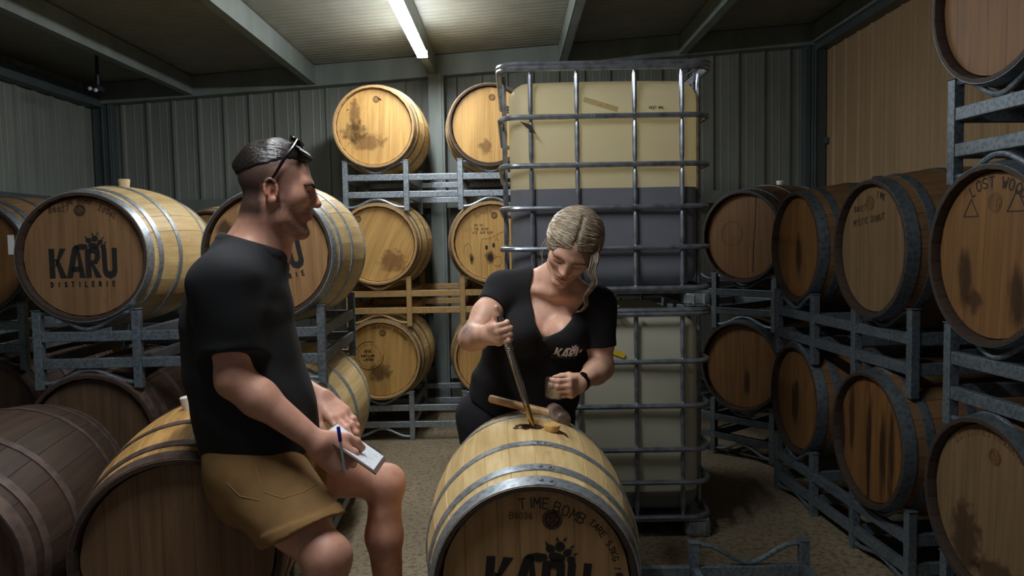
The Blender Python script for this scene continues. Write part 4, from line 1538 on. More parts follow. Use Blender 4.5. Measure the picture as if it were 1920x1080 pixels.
# --- head: local X forward, Y to its left, Z up, origin between the ears at eye level
def head_body(o, F, s=1.0, female=False, eye_open=0.5, neck=None, lids_down=False, back=0.0, drop=0.0):
    b = Body()
    R3 = F
    def L(*p):
        return V(o) + F @ (V(*p) * s)
    def E(c, r, extra=None):
        Rm = R3 if extra is None else R3 @ extra
        return el(L(*c), V(*r) * s, Rm)
    def C(a, c, ra, rb):
        return rc(L(*a), L(*c), ra * s, rb * s)
    jw = 0.90 if female else 1.0
    b.add(E((-0.018 + back * 0.5, 0, 0.042), (0.098 - back * 0.5, 0.076, 0.088)), 0.0)
    b.add(E((0.028, 0, 0.025), (0.062, 0.064, 0.068)), 0.03)
    b.add(E((0.030, 0, -0.030), (0.054, 0.056 * jw, 0.070)), 0.03)
    for y in (-1, 1):
        b.add(C((0.000, y * 0.052 * jw, -0.040), (0.020, y * 0.048 * jw, -0.074 - drop * .6), 0.016, 0.016), 0.03)
        b.add(C((0.018, y * 0.048 * jw, -0.074 - drop * .6), (0.074, y * 0.016, -0.100 - drop), 0.017, 0.015), 0.028)
        b.add(E((0.055, y * 0.042, -0.016), (0.022, 0.022, 0.020)), 0.045)
        b.add(C((0.086, y * 0.012, 0.024), (0.072, y * 0.046, 0.026), 0.010 if female else 0.012, 0.009), 0.02)
    b.add(E((0.075, 0, -0.098 - drop), (0.020, 0.022 * jw, 0.016)), 0.022)
    b.add(E((0.071, 0, -0.058), (0.026, 0.032, 0.026)), 0.022)
    for y in (-1, 1):
        b.sub(E((0.100, y * 0.033, 0.004), (0.018, 0.019, 0.012)), 0.018)
        b.add(E((0.0735, y * 0.0330, 0.003), (0.0150, 0.0165, 0.0125)), 0.005)       # lids
        zs_ = -0.0050 if lids_down else -0.002
        b.sub(E((0.0890, y * 0.0330, zs_), (0.005, 0.0140, 0.0011 if lids_down else 0.0022)), 0.0015)
        b.sub(E((0.0860, y * 0.0330, 0.0125), (0.008, 0.0160, 0.0016)), 0.004)          # crease over the lid
        b.add(C((0.089, y * 0.014, 0.0195), (0.080, y * 0.045, 0.020), 0.0050, 0.004), 0.008)
    # nose
    b.add(E((0.091, 0, -0.012), (0.017, 0.0125, 0.028)), 0.012)
    for y in (-1, 1):
        b.add(C((0.086, y * 0.007, 0.012), (0.096, y * 0.0125, -0.028), 0.007, 0.0085), 0.010)
    nz = 0.92 if female else 1.0
    b.add(C((0.088, 0, 0.020), (0.1115 * 1.0, 0, -0.022), 0.0075 * nz, 0.0098 * nz), 0.012)
    b.add(E((0.1125, 0, -0.027), (0.0115 * nz, 0.0110 * nz, 0.0098 * nz)), 0.008)
    for y in (-1, 1):
        b.add(E((0.0985, y * 0.0125 * nz, -0.030), (0.0115, 0.0075, 0.0080)), 0.006)
        b.sub(E((0.1050, y * 0.0065 * nz, -0.0375), (0.0055, 0.0035, 0.0040)), 0.003)
    # lips
    b.add(E((0.0935, 0, -0.0555), (0.0090, 0.0215, 0.0062)), 0.006)
    b.add(E((0.0920, 0, -0.0680), (0.0090, 0.0190, 0.0070)), 0.006)
    b.sub(E((0.1010, 0, -0.0615), (0.0095, 0.0260, 0.0013)), 0.004)
    b.sub(E((0.0965, 0, -0.0800), (0.0060, 0.0180, 0.0050)), 0.008)
    # ears
    for y in (-1, 1):
        ax = math.radians(14)
        Re = np.array([[math.cos(ax), 0, -math.sin(ax)], [0, 1, 0], [math.sin(ax), 0, math.cos(ax)]])
        ear = Body()
        ear.add(E((-0.013, y * 0.0775, -0.006), (0.0185, 0.0080, 0.0315), Re), 0)
        ear.add(E((-0.008, y * 0.0765, -0.032), (0.0110, 0.0065, 0.0100), Re), 0.008)
        ear.sub(E((-0.010, y * 0.0865, -0.002), (0.0125, 0.0075, 0.0235), Re), 0.004)
        ear.sub(E((-0.006, y * 0.0820, -0.012), (0.0080, 0.0090, 0.0110), Re), 0.003)
        for k in range(9):
            t0, t1 = math.radians(-30 + 27 * k), math.radians(-30 + 27 * (k + 1))
            pa = (-0.0125 + 0.0165 * math.cos(t0) - 0.004 * math.sin(t0), y * 0.0850, -0.003 + 0.0275 * math.sin(t0))
            pb = (-0.0125 + 0.0165 * math.cos(t1) - 0.004 * math.sin(t1), y * 0.0850, -0.003 + 0.0275 * math.sin(t1))
            ear.add(C(pa, pb, 0.0042, 0.0042), 0.003)
        ear.add(C((-0.014, y * 0.0785, 0.012), (-0.016, y * 0.0785, -0.014), 0.0042, 0.0036), 0.003)
        ear.add(E((0.004, y * 0.0775, -0.012), (0.0050, 0.0050, 0.0075), Re), 0.004)
        b.grp(ear, 0.005)
    return b, L, E, C

# ------------------------------------------------------------------ materials of people and small things
def skin_mat(name, base, red, hairtone):
    t = NT(name)
    v = t.coord()
    n = t.noise(v, 30, 4)
    n2 = t.noise(v, 260, 2)
    d = tuple(x * 0.90 for x in base)
    col = t.ramp(n, [(0.3, lin(d)), (0.7, lin(base))])
    def at(nm):
        a = t.n('ShaderNodeAttribute')
        a.attribute_name = nm
        return a.outputs['Fac']
    col = t.mix(at('lips'), col, lin(red))
    col = t.mix(t.math('MULTIPLY', at('flush'), 0.5), col, lin((200, 118, 100)))
    sp = t.ramp(t.noise(v, 420, 2), [(0.40, (0.35, 0.35, 0.35, 1)), (0.60, (1, 1, 1, 1))])
    col = t.mix(t.math('MULTIPLY', t.math('MULTIPLY', at('stubble'), sp), 0.72), col, lin(hairtone))
    hs = t.ramp(t.noise(v, 700, 2), [(0.35, (0.78, 0.78, 0.78, 1)), (0.65, (1, 1, 1, 1))])
    col = t.mix(t.math('MULTIPLY', at('fade'), hs), col, lin((46, 38, 34)))
    col = t.mix(t.math('MULTIPLY', at('tattoo'), 0.9), col, lin((84, 88, 98)))
    t.bump(n2, 0.12, 0.001)
    t.set(col, 0.48)
    t.b.inputs['Subsurface Weight'].default_value = 0.12
    t.b.inputs['Subsurface Radius'].default_value = (0.6, 0.25, 0.15)
    t.b.inputs['Subsurface Scale'].default_value = 0.01
    return t.m

def cloth_mat(name, c, rough=0.9, weave=700, stripes=0.0):
    t = NT(name)
    v = t.coord()
    n = t.noise(v, 14, 5)
    w = t.noise(v, weave, 2)
    col = t.ramp(n, [(0.3, lin(tuple(x * 0.86 for x in c))), (0.7, lin(c))])
    t.bump(t.math('ADD', t.math('MULTIPLY', w, 0.25), n), 0.35, 0.004)
    t.set(col, rough)
    return t.m
M['skin_man'] = skin_mat('fair ruddy skin', (222, 164, 140), (170, 92, 84), (64, 50, 42))
M['skin_woman'] = skin_mat('fair skin', (232, 182, 156), (176, 96, 90), (90, 70, 56))
M['tee_black'] = cloth_mat('black cotton', (27, 29, 33))
M['tee_black2'] = cloth_mat('black jersey', (21, 21, 24))
M['trousers'] = cloth_mat('dark navy denim', (26, 28, 36))
M['shorts'] = cloth_mat('tan cotton twill', (160, 122, 74))
def hair_mat(name, dark, light, scale, rough=0.45):
    t = NT(name)
    a = t.n('ShaderNodeAttribute')
    a.attribute_name = 'flow'
    v = t.n('ShaderNodeCombineXYZ')
    t.l(a.outputs['Fac'], v.inputs[0])
    c = t.coord('Object', (6, 6, 6))
    n0 = t.noise(c, 1.0, 2)
    t.l(n0, v.inputs[1])
    n = t.noise(v.outputs[0], scale, 3, 0.7)
    col = t.ramp(n, [(0.35, lin(dark)), (0.65, lin(light))])
    t.bump(n, 0.7, 0.004)
    return t.set(col, rough)
M['hair_dark'] = hair_mat('slicked dark hair', (18, 15, 13), (42, 34, 30), 30, 0.34)
M['hair_fade'] = flat('clipped greying hair', (74, 64, 56), 0.75, grain=0.6, gs=420)
M['hair_blond'] = hair_mat('ash blond hair', (84, 70, 56), (168, 150, 124), 26, 0.5)
M['strand'] = flat('blond strand', (186, 170, 146), 0.45, grain=0.35, gs=50)
M['brow_light'] = flat('light brown brow hair', (112, 82, 62), 0.85)
M['lash'] = flat('dark lashes', (30, 22, 20), 0.7)
from mathutils.bvhtree import BVHTree
M['brow'] = flat('brown brow hair', (58, 42, 34), 0.8)
def eye_mat():
    t = NT('eyeball')
    c = t.n('ShaderNodeTexCoord')
    sp = t.n('ShaderNodeSeparateXYZ')
    t.l(c.outputs['Object'], sp.inputs[0])
    return t.set(t.ramp(t.math('ADD', t.math('MULTIPLY', sp.outputs[0], 40.0), 0.5), [(0.0, lin((150, 140, 134))), (0.905, lin((150, 140, 134))), (0.915, lin((70, 90, 100))), (0.965, lin((70, 90, 100))), (0.975, (0.005, 0.005, 0.005, 1))]), 0.15)
M['eye'] = eye_mat()
M['black_plastic'] = flat('glossy black plastic', (18, 18, 20), 0.2)
M['lens_dark'] = flat('dark mirrored lens', (60, 62, 68), 0.06, 0.6)
M['watch_black'] = flat('black watch strap', (20, 20, 22), 0.5)

F3 = lambda *a: V(*a)
def plane(pt, nrm):
    p, n = V(pt), unit(nrm)
    return lambda q: (q - p) @ n

def poly_sd(poly):
    """signed distance to a polygon in (x, z), inside negative"""
    P = np.array(poly, float)
    def f(x, z):
        d = np.full(len(x), 1e9)
        s = np.ones(len(x))
        n = len(P)
        for i in range(n):
            a, b = P[i], P[i - 1]
            ex, ez = b - a
            wx, wz = x - a[0], z - a[1]
            t = np.clip((wx * ex + wz * ez) / (ex * ex + ez * ez), 0, 1)
            dx, dz = wx - ex * t, wz - ez * t
            d = np.minimum(d, dx * dx + dz * dz)
            c1, c2, c3 = z >= a[1], z < b[1], ex * wz > ez * wx
            fl = (c1 & c2 & c3) | (~c1 & ~c2 & ~c3)
            s = np.where(fl, -s, s)
        return s * np.sqrt(d)
    return f

def folds(amp, dirs, seed=0):
    r = np.random.RandomState(seed)
    ph = r.rand(len(dirs)) * 6.28
    D = [(V(*d[:3]), d[3]) for d in dirs]
    def f(p):
        o = np.zeros(len(p))
        for (d, a), q in zip(D, ph):
            s = p @ d + q + 1.3 * np.sin(p @ np.roll(d, 1) * 0.37 + q)
            o += a * np.sin(s) * (0.6 + 0.4 * np.sin(0.43 * s + q))
        return o * amp
    return f

def build(name, body, h, mat, parent, relax=1):
    pos, q = surface(body, h)
    me, pos = np_mesh(name, pos, q, relax=relax)
    o = mobj(name, me, mat, parent)
    o.matrix_parent_inverse = parent.matrix_basis.inverted()
    return o, pos

def child(o, parent):
    o.parent = parent
    o.matrix_parent_inverse = parent.matrix_basis.inverted()
    return o

def face_attrs(me, pos, o, F, s, flags):
    q = (pos - V(o)) @ F / s
    x, y, z = q[:, 0], q[:, 1], q[:, 2]
    near = (np.abs(q) < 0.16).all(1)
    g = lambda a, b, v: np.clip((v - a) / (b - a), 0, 1)
    lips = near * (x > 0.078) * np.exp(-((y / 0.022) ** 4)) * np.exp(-(((z + 0.0615) / 0.0105) ** 4))
    attr(me, 'lips', lips * flags.get('lips', 0.8))
    fl = near * (0.7 * np.exp(-(((x - 0.112) / 0.02) ** 2 + ((z + 0.025) / 0.02) ** 2 + (y / 0.02) ** 2)) + (np.abs(y) > 0.074) * 0.8)
    attr(me, 'flush', np.clip(fl, 0, 1) * 0.55)
    st = np.zeros(len(pos))
    if flags.get('stubble'):
        jaw = g(-0.030, -0.058, z + 0.25 * (x - 0.06) * (x < 0.06)) * g(-0.005, 0.02, x) * g(-0.135, -0.115, z)
        mous = np.exp(-(((z + 0.046) / 0.010) ** 2)) * (x > 0.07) * (np.abs(y) < 0.034)
        side = ((x < 0.046) & (z > -0.02) & (x > -0.1)) * 0.0
        st = near * np.clip(np.maximum(jaw, mous) * (1 - lips) + side, 0, 1)
    attr(me, 'stubble', st)
    fd = np.zeros(len(pos))
    if flags.get('stubble'):
        # clipped hair over the sides and back of the skull, down to the sideburn and the nape
        fx = np.where(z > 0.030, 0.052 + (z - 0.030) * 0.10, np.where(z > -0.034, 0.030 + 0.3 * (z + 0.034), -9))
        fx = np.where((z < 0.012) & (x < 0.004), -0.034, fx)
        fx = np.where(z < -0.034, -0.030, fx)
        sd_ = g(0.006, -0.010, x - fx)
        lowb = g(-0.088, -0.064, z)
        back_ = g(0.015, -0.03, x)
        fd = near * sd_ * lowb * (0.55 + 0.43 * back_)
        fd = np.where(z > 0.095, near * (x < 0.07) * 0.9, fd)
        fd = np.maximum(fd, near * g(0.050, 0.072, z + 0.38 * np.clip(0.02 - x, 0, 1)) * g(0.074, 0.060, x) * (z > 0.0) * 0.96)
    attr(me, 'fade', fd)

def on_skin(tree, pts, lift):
    out = []
    for p in pts:
        loc_, nrm, _, _ = tree.find_nearest(Vector(p))
        out.append(loc_ + nrm * lift)
    return out

def brow(parent, L, y, s, mat, body, lift=0.0, eyez=-0.0055, th=1.0):
    tree = BVHTree.FromPolygons([v.co.copy() for v in body.data.vertices], [tuple(p.vertices) for p in body.data.polygons])
    def run(ctrl, n=14):
        out = []
        for k in range(n + 1):
            t = k / n * (len(ctrl) - 1)
            a = min(int(t), len(ctrl) - 2)
            out.append(L(*(np.array(ctrl[a]) + (np.array(ctrl[a + 1]) - np.array(ctrl[a])) * (t - a))))
        return out
    pts = on_skin(tree, run([(0.098, y * 0.012, 0.019 + lift), (0.098, y * 0.026, 0.0245 + lift), (0.092, y * 0.039, 0.0265 + lift), (0.068, y * 0.057, 0.0190 + lift)]), 0.0006)
    n = len(pts)
    o = MB().tube(pts, [s * th * (0.0022 + 0.0018 * math.sin(math.pi * min(1, 0.25 + 0.75 * k / n))) for k in range(n)], 6).ob('eyebrow', mat, parent, True)
    child(o, parent)
    arc = [(0.0725 + 0.018 * math.cos(t) - 0.009 * max(0, math.sin(t)), y * (0.033 + 0.0170 * math.sin(t)), eyez + 0.004 * (1 - math.cos(t))) for t in [(-62 + 124 * k / 10) * math.pi / 180 for k in range(11)]]
    pts = on_skin(tree, [L(*p) for p in arc], 0.0005)
    for _ in range(4):
        pts = [pts[0]] + [(pts[k - 1] + pts[k] * 2 + pts[k + 1]) / 4 for k in range(1, len(pts) - 1)] + [pts[-1]]
    o = MB().tube(pts, [0.0006] + [0.0012 + 0.0006 * (eyez > -0.005)] * 9 + [0.0006], 6).ob('eyelashes', M['lash'], parent, True)
    return child(o, parent)

def eyes(parent, L, F, s, pitch):
    for y in (-1, 1):
        mb = MB().lathe([(0.0001, -1), *[(math.sin(math.pi * k / 14), -math.cos(math.pi * k / 14)) for k in range(1, 14)], (0.0001, 1)], 20)
        mb.v = [Vector((p.z, p.x, p.y)) * 0.0118 * s for p in mb.v]
        me = mb.me('eye', True)
        o = mobj('eye', me, M['eye'], parent)
        Rm = Matrix(F.tolist()).to_4x4() @ Matrix.Rotation(math.radians(pitch), 4, 'Y')
        Rm.translation = Vector(L(0.0745, y * 0.0325, 0.003))
        o.matrix_parent_inverse = parent.matrix_basis.inverted()
        o.matrix_basis = Rm

# the barrel he sits on, as a solid his body and shorts are pressed against
s_ax = V(-math.sin(math.radians(FYAW)), math.cos(math.radians(FYAW)), 0.0)
s_c = V(FX, FY, 0.545) + s_ax * (BL / 2)
def sit_fn(p):
    q = p - s_c
    y_ = q @ s_ax
    r_ = np.sqrt(np.maximum(np.sum(q * q, 1) - y_ * y_, 0))
    rad = RC + (RB - RC) * (1 - np.minimum(np.abs(2 * y_ / BL), 1.2) ** 2) + 0.004
    return np.maximum(r_ - rad, np.abs(y_) - BL / 2 - 0.003)
sit_prim = Prim(sit_fn, s_c, 0.60)

# ================================================================== the man
mroot = empty('person', (-0.7742, 2.2, 0.254)[:2] + (0.0,), label='man in black t-shirt and tan shorts sitting sideways on the rusty hooped barrel, writing', category='person')
fwd = unit((0.95, 0.30, 0.0))
lft = unit((-0.30, 0.95, 0.0))
mh_o = V(*(-0.6616, 2.18, 1.5696))
mF = frame((0.95, 0.30, -0.10), (0, 0, 1))
ms = 1.03
hb, L, E, C = head_body(mh_o, mF, ms, back=0.014, drop=0.008, lids_down=True)
sh_r, sh_l = (-0.7486, 2.01, 1.3213), (-0.8099, 2.4, 1.3174)
el_r, el_l = (-0.7292, 1.99, 1.0679), (-0.7887, 2.46, 1.0036)
wr_r, wr_l = (-0.5172, 2.0, 0.8916), (-0.5846, 2.31, 0.9494)
hip_r, hip_l = (-0.7262, 2.1, 0.7962), (-0.781, 2.38, 0.7601)
kn_r, kn_l = (-0.4948, 1.95, 0.6034), (-0.4215, 2.44, 0.6421)
an_r, an_l = (kn_r[0] + 0.00, kn_r[1] + 0.02, 0.10), (kn_l[0] + 0.01, kn_l[1] + 0.02, 0.10)

def torso_chain(b, infl, k=0.06):
    secs = [((-0.7568, 2.2, 1.3492), 0.088, 1.75), ((-0.7809, 2.2, 1.2807), 0.119, 1.58), ((-0.7891, 2.2, 1.1885), 0.132, 1.48), ((-0.7771, 2.2, 1.0644), 0.142, 1.36), ((-0.7511, 2.2, 0.9392), 0.142, 1.34), ((-0.7471, 2.22, 0.8079), 0.144, 1.26)]
    for (p, r, sw), (p2, r2, sw2) in zip(secs[:-1], secs[1:]):
        b.add(rc(p, p2, r + infl, r2 + infl, lft, (sw + sw2) / 2), k)
    for sh in (sh_r, sh_l):
        b.add(rc((-0.7393, 2.2, 1.4054), sh, 0.062 + infl, 0.070 + infl), 0.07)
    return b

mb_ = Body()
torso_chain(mb_, -0.014)
mb_.add(rc(tuple(L(-0.028, 0, -0.045)), (-0.7337, 2.2, 1.3931), 0.060, 0.072), 0.04)
mb_.add(rc(tuple(L(0.020, 0, -0.090)), (-0.6817, 2.2, 1.3952), 0.040, 0.046), 0.04)
arm = Body()
def arm_prims(b, s_, e_, w_, ru, re_, rf, rw):
    s_, e_, w_ = V(s_), V(e_), V(w_)
    b.add(rc(s_, s_ * 0.45 + e_ * 0.55, ru * 1.02, ru), 0.02)
    b.add(rc(s_ * 0.45 + e_ * 0.55, e_, ru, re_), 0.03)
    b.add(rc(e_, e_ * 0.72 + w_ * 0.28, re_, rf), 0.03)
    b.add(rc(e_ * 0.72 + w_ * 0.28, w_, rf, rw), 0.03)
arm_prims(arm, sh_r, el_r, wr_r, 0.054, 0.045, 0.046, 0.029)
mb_.grp(arm, 0.03)
arm2 = Body()
arm_prims(arm2, sh_l, el_l, wr_l, 0.055, 0.046, 0.048, 0.029)
mb_.grp(arm2, 0.03)
for hp, kn, an, cs in ((hip_r, kn_r, an_r, 1), (hip_l, kn_l, an_l, 1)):
    lg = Body()
    hp, kn, an = V(hp), V(kn), V(an)
    lg.add(rc(hp, hp * 0.4 + kn * 0.6, 0.092, 0.074), 0.03)
    lg.add(rc(hp * 0.4 + kn * 0.6, kn, 0.074, 0.056), 0.03)
    lg.add(el(kn + fwd * 0.018, (0.044, 0.044, 0.050)), 0.03)
    cal = kn * 0.68 + an * 0.32 - fwd * 0.012
    lg.add(rc(kn, cal, 0.052, 0.056), 0.03)
    lg.add(rc(cal, an, 0.056, 0.034), 0.03)
    lg.add(rc(an + V(0, 0, -0.03), an + fwd * 0.15 + V(0, 0, -0.065), 0.038, 0.026, V(0, 0, 1), 0.8), 0.03)
    lg.clip(plane((0, 0, 0.012), (0, 0, -1)))
    mb_.grp(lg, 0.04)
# hands
hF = frame(V(*(-0.4495, 2.03, 0.8242)) - V(*wr_r), (-0.1, -0.85, 0.5))
mb_.grp(hand(wr_r, hF, 1, [(38, 52, 30), (58, 62, 36), (66, 70, 40), (70, 74, 40)], [(0.022, 0.030, -0.012), (0.054, 0.050, -0.018), (0.082, 0.058, -0.022), (0.106, 0.056, -0.026)], 1.06, 0.03, 1.12), 0.02)
hF2 = frame(V(*(-0.4726, 2.22, 0.8777)) - V(*wr_l), (0.35, -0.45, 0.8))
mb_.grp(hand(wr_l, hF2, -1, [(8, 26, 16), (6, 22, 14), (8, 24, 14), (14, 26, 14)], [(0.022, 0.030, -0.012), (0.056, 0.050, -0.020), (0.084, 0.054, -0.028), (0.106, 0.050, -0.034)], 1.06, 0.07, 1.10), 0.02)
mb_.grp(hb, 0.02)
mb_.sub(sit_prim, 0.004)
mo, mpos = build('body', mb_, 0.0032, M['skin_man'], mroot)
face_attrs(mo.data, mpos, mh_o, mF, ms, dict(stubble=1, lips=0.55))
mole = V(*(-0.6987, 2.11, 1.4466))
attr(mo.data, 'tattoo', np.exp(-(np.sum((mpos - mole) ** 2, 1) / 0.003 ** 2)))
eyes(mroot, L, mF, ms, 12)
for y in (-1, 1):
    brow(mroot, L, y, ms, M['brow'], mo, 0.0, 0.0015)

# hair: clipped sides, slicked longer top
def loc(p, o=mh_o, F=mF, s=ms):
    q = (p - o) @ F / s
    return q[:, 0], q[:, 1], q[:, 2]
top = Body()
top.add(E((-0.012, 0, 0.045), (0.0945, 0.0775, 0.0925)), 0)
top.add(C((0.072, 0, 0.092), (0.0, 0, 0.124), 0.018, 0.016), 0.03)
top.add(C((0.064, 0.026, 0.090), (-0.02, 0.03, 0.114), 0.016, 0.014), 0.03)
top.add(C((0.064, -0.026, 0.090), (-0.02, -0.03, 0.114), 0.016, 0.014), 0.03)
top.add(C((-0.06, 0, 0.104), (-0.105, 0, 0.060), 0.018, 0.008), 0.03)
def top_clip(p):
    x, y, z = loc(p)
    zl = np.where(x > 0.02, 0.078 + (x - 0.02) * 0.12, 0.078 - (0.02 - x) * 0.40)
    return np.maximum(zl - z, x - 0.105) * ms
top.clip(top_clip, 0.016)
def comb(p):
    x, y, z = loc(p)
    a = np.arctan2(y, z + 0.02)
    return 0.0006 * np.sin(a * 70 + 4 * np.sin(x * 30)) + 0.0007 * np.sin(a * 143 + x * 40)
top.warp(comb)
to, tp_ = build('slicked_top_hair', top, 0.0028, M['hair_dark'], mroot)
qx, qy, qz = loc(tp_)
attr(to.data, 'flow', np.arctan2(qy, qz + 0.02) * 1.2)

# t-shirt
ts = Body()
tor = Body()
torso_chain(tor, 0.008)
tor.add(rc((-0.7474, 2.2, 0.9548), (-0.7213, 2.2, 0.8257), 0.148, 0.156, lft, 1.25), 0.05)
hem_a, hem_b = (-0.8916, 2.2, 0.7593), (-0.5558, 2.2, 0.8605)
hd = unit(V(*hem_b) - V(*hem_a))
hn = unit(np.cross(hd, lft))
if hn[2] > 0:
    hn = -hn
tor.clip(plane(hem_a, hn), 0.006)
col_a, col_b = (-0.8048, 2.2, 1.4476), (-0.639, 2.2, 1.3945)
cd = unit(V(*col_b) - V(*col_a))
cn = unit(np.cross(lft, cd))
if cn[2] < 0:
    cn = -cn
tor.clip(plane(col_a, cn), 0.004)
ts.grp(tor, 0.0)
rib_ = Body()
torso_chain(rib_, 0.0112)
rib_.clip(plane(V(*col_a) + cn * 0.002, cn), 0.002)
rib_.clip(plane(V(*col_a) - cn * 0.020, -cn), 0.002)
rib_.clip(lambda p: np.sqrt(np.sum((p - V(*(-0.7235, 2.2, 1.4203))) ** 2, 1)) - 0.135, 0.002)
ts.grp(rib_, 0.002)
for sh, el_, fr, sgn in ((sh_r, el_r, 0.70, 1), (sh_l, el_l, 0.70, -1)):
    sl = Body()
    s_, e_ = V(sh), V(el_)
    end = s_ + (e_ - s_) * 0.85
    sl.add(rc(s_, end, 0.080, 0.072, fwd, 1.02), 0)
    sl.clip(plane(s_ + (e_ - s_) * fr, unit(e_ - s_) + 0.18 * fwd * 0), 0.004)
    ts.grp(sl, 0.045)
    hb3 = Body()
    ax_ = unit(e_ - s_)
    hb3.add(rc(s_, end, 0.0825, 0.0745, fwd, 1.02), 0)
    hb3.clip(plane(s_ + (e_ - s_) * fr + ax_ * 0.001, ax_), 0.002)
    hb3.clip(plane(s_ + (e_ - s_) * fr - ax_ * 0.020, -ax_), 0.002)
    ts.grp(hb3, 0.002)
ts.warp(folds(0.0024, [(18, 30, 14, 1.0), (26, -12, 34, 0.8), (8, 16, 44, 0.6)], 3))
ts.sub(sit_prim, 0.006)
cso, _ = build('t_shirt', ts, 0.0046, M['tee_black'], mroot, relax=2)
# ribbed collar band
# shorts
so = Body()
so.add(rc((-0.7522, 2.22, 0.8398), (-0.7485, 2.22, 0.773), 0.160, 0.150, lft, 1.16), 0)
so.add(rc(hip_r, (-0.7316, 2.12, 0.7521), 0.125, 0.125), 0.05)
for hp, kn, t1, tc, r0, r1, cn_ in ((hip_r, kn_r, 0.85, 0.70, 0.128, 0.103, (0.40, -0.25, -0.88)), (hip_l, kn_l, 0.62, 0.52, 0.118, 0.098, None)):
    g = Body()
    hp, kn = V(*hp), V(*kn)
    q1 = hp + (kn - hp) * t1
    g.add(rc(hp, q1, r0, r1), 0)
    g.clip(plane(hp + (kn - hp) * tc, unit(cn_ if cn_ else kn - hp)), 0.004)
    so.grp(g, 0.03)
    hb2 = Body()
    nn_ = unit(cn_ if cn_ else kn - hp)
    cp_ = hp + (kn - hp) * tc
    hb2.add(rc(hp, q1, r0 + 0.0035, r1 + 0.0035), 0)
    hb2.clip(plane(cp_ + nn_ * 0.001, nn_), 0.002)
    hb2.clip(plane(cp_ - nn_ * 0.026, -nn_), 0.002)
    so.grp(hb2, 0.003)
so.warp(folds(0.0036, [(30, 10, 34, 1.0), (14, -20, 50, 0.7), (44, 8, -12, 0.5)], 8))
so.sub(sit_prim, 0.006)
sho, _ = build('shorts', so, 0.0044, M['shorts'], mroot, relax=2)
stree = BVHTree.FromPolygons([v.co.copy() for v in sho.data.vertices], [tuple(p.vertices) for p in sho.data.polygons])
M['seam'] = flat('shorts seam thread', (176, 138, 88), 0.9)
eye_ = Vector((0, 0, 1.42))
for ctrl in ([(-0.6884, 2.0, 0.8373), (-0.6786, 2.0, 0.7969), (-0.6685, 2.0, 0.7651)], [(-0.6685, 2.0, 0.7651), (-0.6182, 2.0, 0.7469), (-0.5611, 2.0, 0.7631), (-0.509, 2.0, 0.7968)], [(-0.7651, 2.0, 0.7913), (-0.7312, 2.0, 0.7546), (-0.6695, 2.0, 0.7391)]):
    pts = []
    for a, b in zip(ctrl[:-1], ctrl[1:]):
        for k in range(6):
            q = Vector(a).lerp(Vector(b), k / 6)
            hit = stree.ray_cast(eye_, (q - eye_).normalized())
            if hit[0] is not None:
                pts.append(hit[0] + hit[1] * 0.0004)
    if len(pts) > 3:
        child(MB().tube(pts, 0.0013, 5).ob('seam', M['seam'], mroot, True), mroot)

# sunglasses pushed up on his hair
sg = empty('sunglasses', tuple(L(0.035, 0, 0.14)), label='black sunglasses pushed up on the hair of the man', category='sunglasses')
def hl(x, y, z):
    return Vector(L(x, y, z))
for y in (-1, 1):
    c0 = hl(0.046, y * 0.034, 0.137)
    ax_x = Vector(mF[:, 1] * y)
    ax_z = (Vector(mF[:, 0]) * 0.86 - Vector(mF[:, 2]) * 0.50).normalized()
    ring = []
    for k in range(24):
        t = 2 * math.pi * k / 24
        ring.append(c0 + ax_x * 0.029 * math.cos(t) * abs(math.cos(t)) ** -0.25 * 0.98 + ax_z * 0.022 * math.sin(t) * abs(math.sin(t) + 1e-6) ** -0.2)
    child(MB().tube(ring, 0.0026, 6, closed=True).ob('lens_rim', M['black_plastic'], sg, True), sg)
    nn = ax_x.cross(ax_z).normalized()
    me = mesh('lens', [c0 + nn * 0.003] + ring, [(0, 1 + k, 1 + (k + 1) % 24) for k in range(24)], True)
    child(mobj('lens', me, M['lens_dark'], sg), sg)
    tp = [hl(0.046, y * 0.062, 0.137), hl(0.038, y * 0.079, 0.118), hl(0.014, y * 0.085, 0.078), hl(-0.004, y * 0.085, 0.040), hl(-0.018, y * 0.084, 0.014)]
    child(MB().tube(tp, [0.0042, 0.0046, 0.0046, 0.004, 0.003], 8).ob('temple_arm', M['black_plastic'], sg, True), sg)
child(MB().tube([hl(0.044, -0.008, 0.141), hl(0.042, 0, 0.143), hl(0.044, 0.008, 0.141)], 0.003, 6).ob('bridge', M['black_plastic'], sg, True), sg)

# clipboard and pen
M['board'] = flat('brown clipboard board', (96, 76, 64), 0.5, grain=0.2)
M['paper'] = flat('white paper', (232, 236, 244), 0.7)
M['print_grey'] = flat('grey form print', (150, 156, 170), 0.8)
M['wire'] = flat('steel wire clip', (150, 155, 160), 0.3, 0.9)
k_nr, k_fr = V(*(-0.3507, 2.0, 0.7968)), V(*(-0.3917, 2.2, 0.7994))
k_nl, k_fl = V(*(-0.5057, 1.99, 0.9083)), V(*(-0.5282, 2.22, 0.8992))
cen = (k_nr + k_fr + k_nl + k_fl) / 4
bx = unit((k_nr + k_fr) / 2 - (k_nl + k_fl) / 2)
by = unit((k_fr + k_fl) / 2 - (k_nr + k_nl) / 2)
bz = unit(np.cross(bx, by))
by = np.cross(bz, bx)
bl, bw = float(np.linalg.norm((k_nr + k_fr) / 2 - (k_nl + k_fl) / 2)), float(np.linalg.norm((k_fr + k_fl) / 2 - (k_nr + k_nl) / 2))
Mb = Matrix(np.stack([bx, by, bz], 1).tolist()).to_4x4()
Mb.translation = Vector(cen)
cbd = bpy.data.objects.new('clipboard', None)
link(cbd)
cbd.matrix_world = Mb
tag(cbd, 'small brown clipboard with a white form on the lap of the man', 'clipboard')
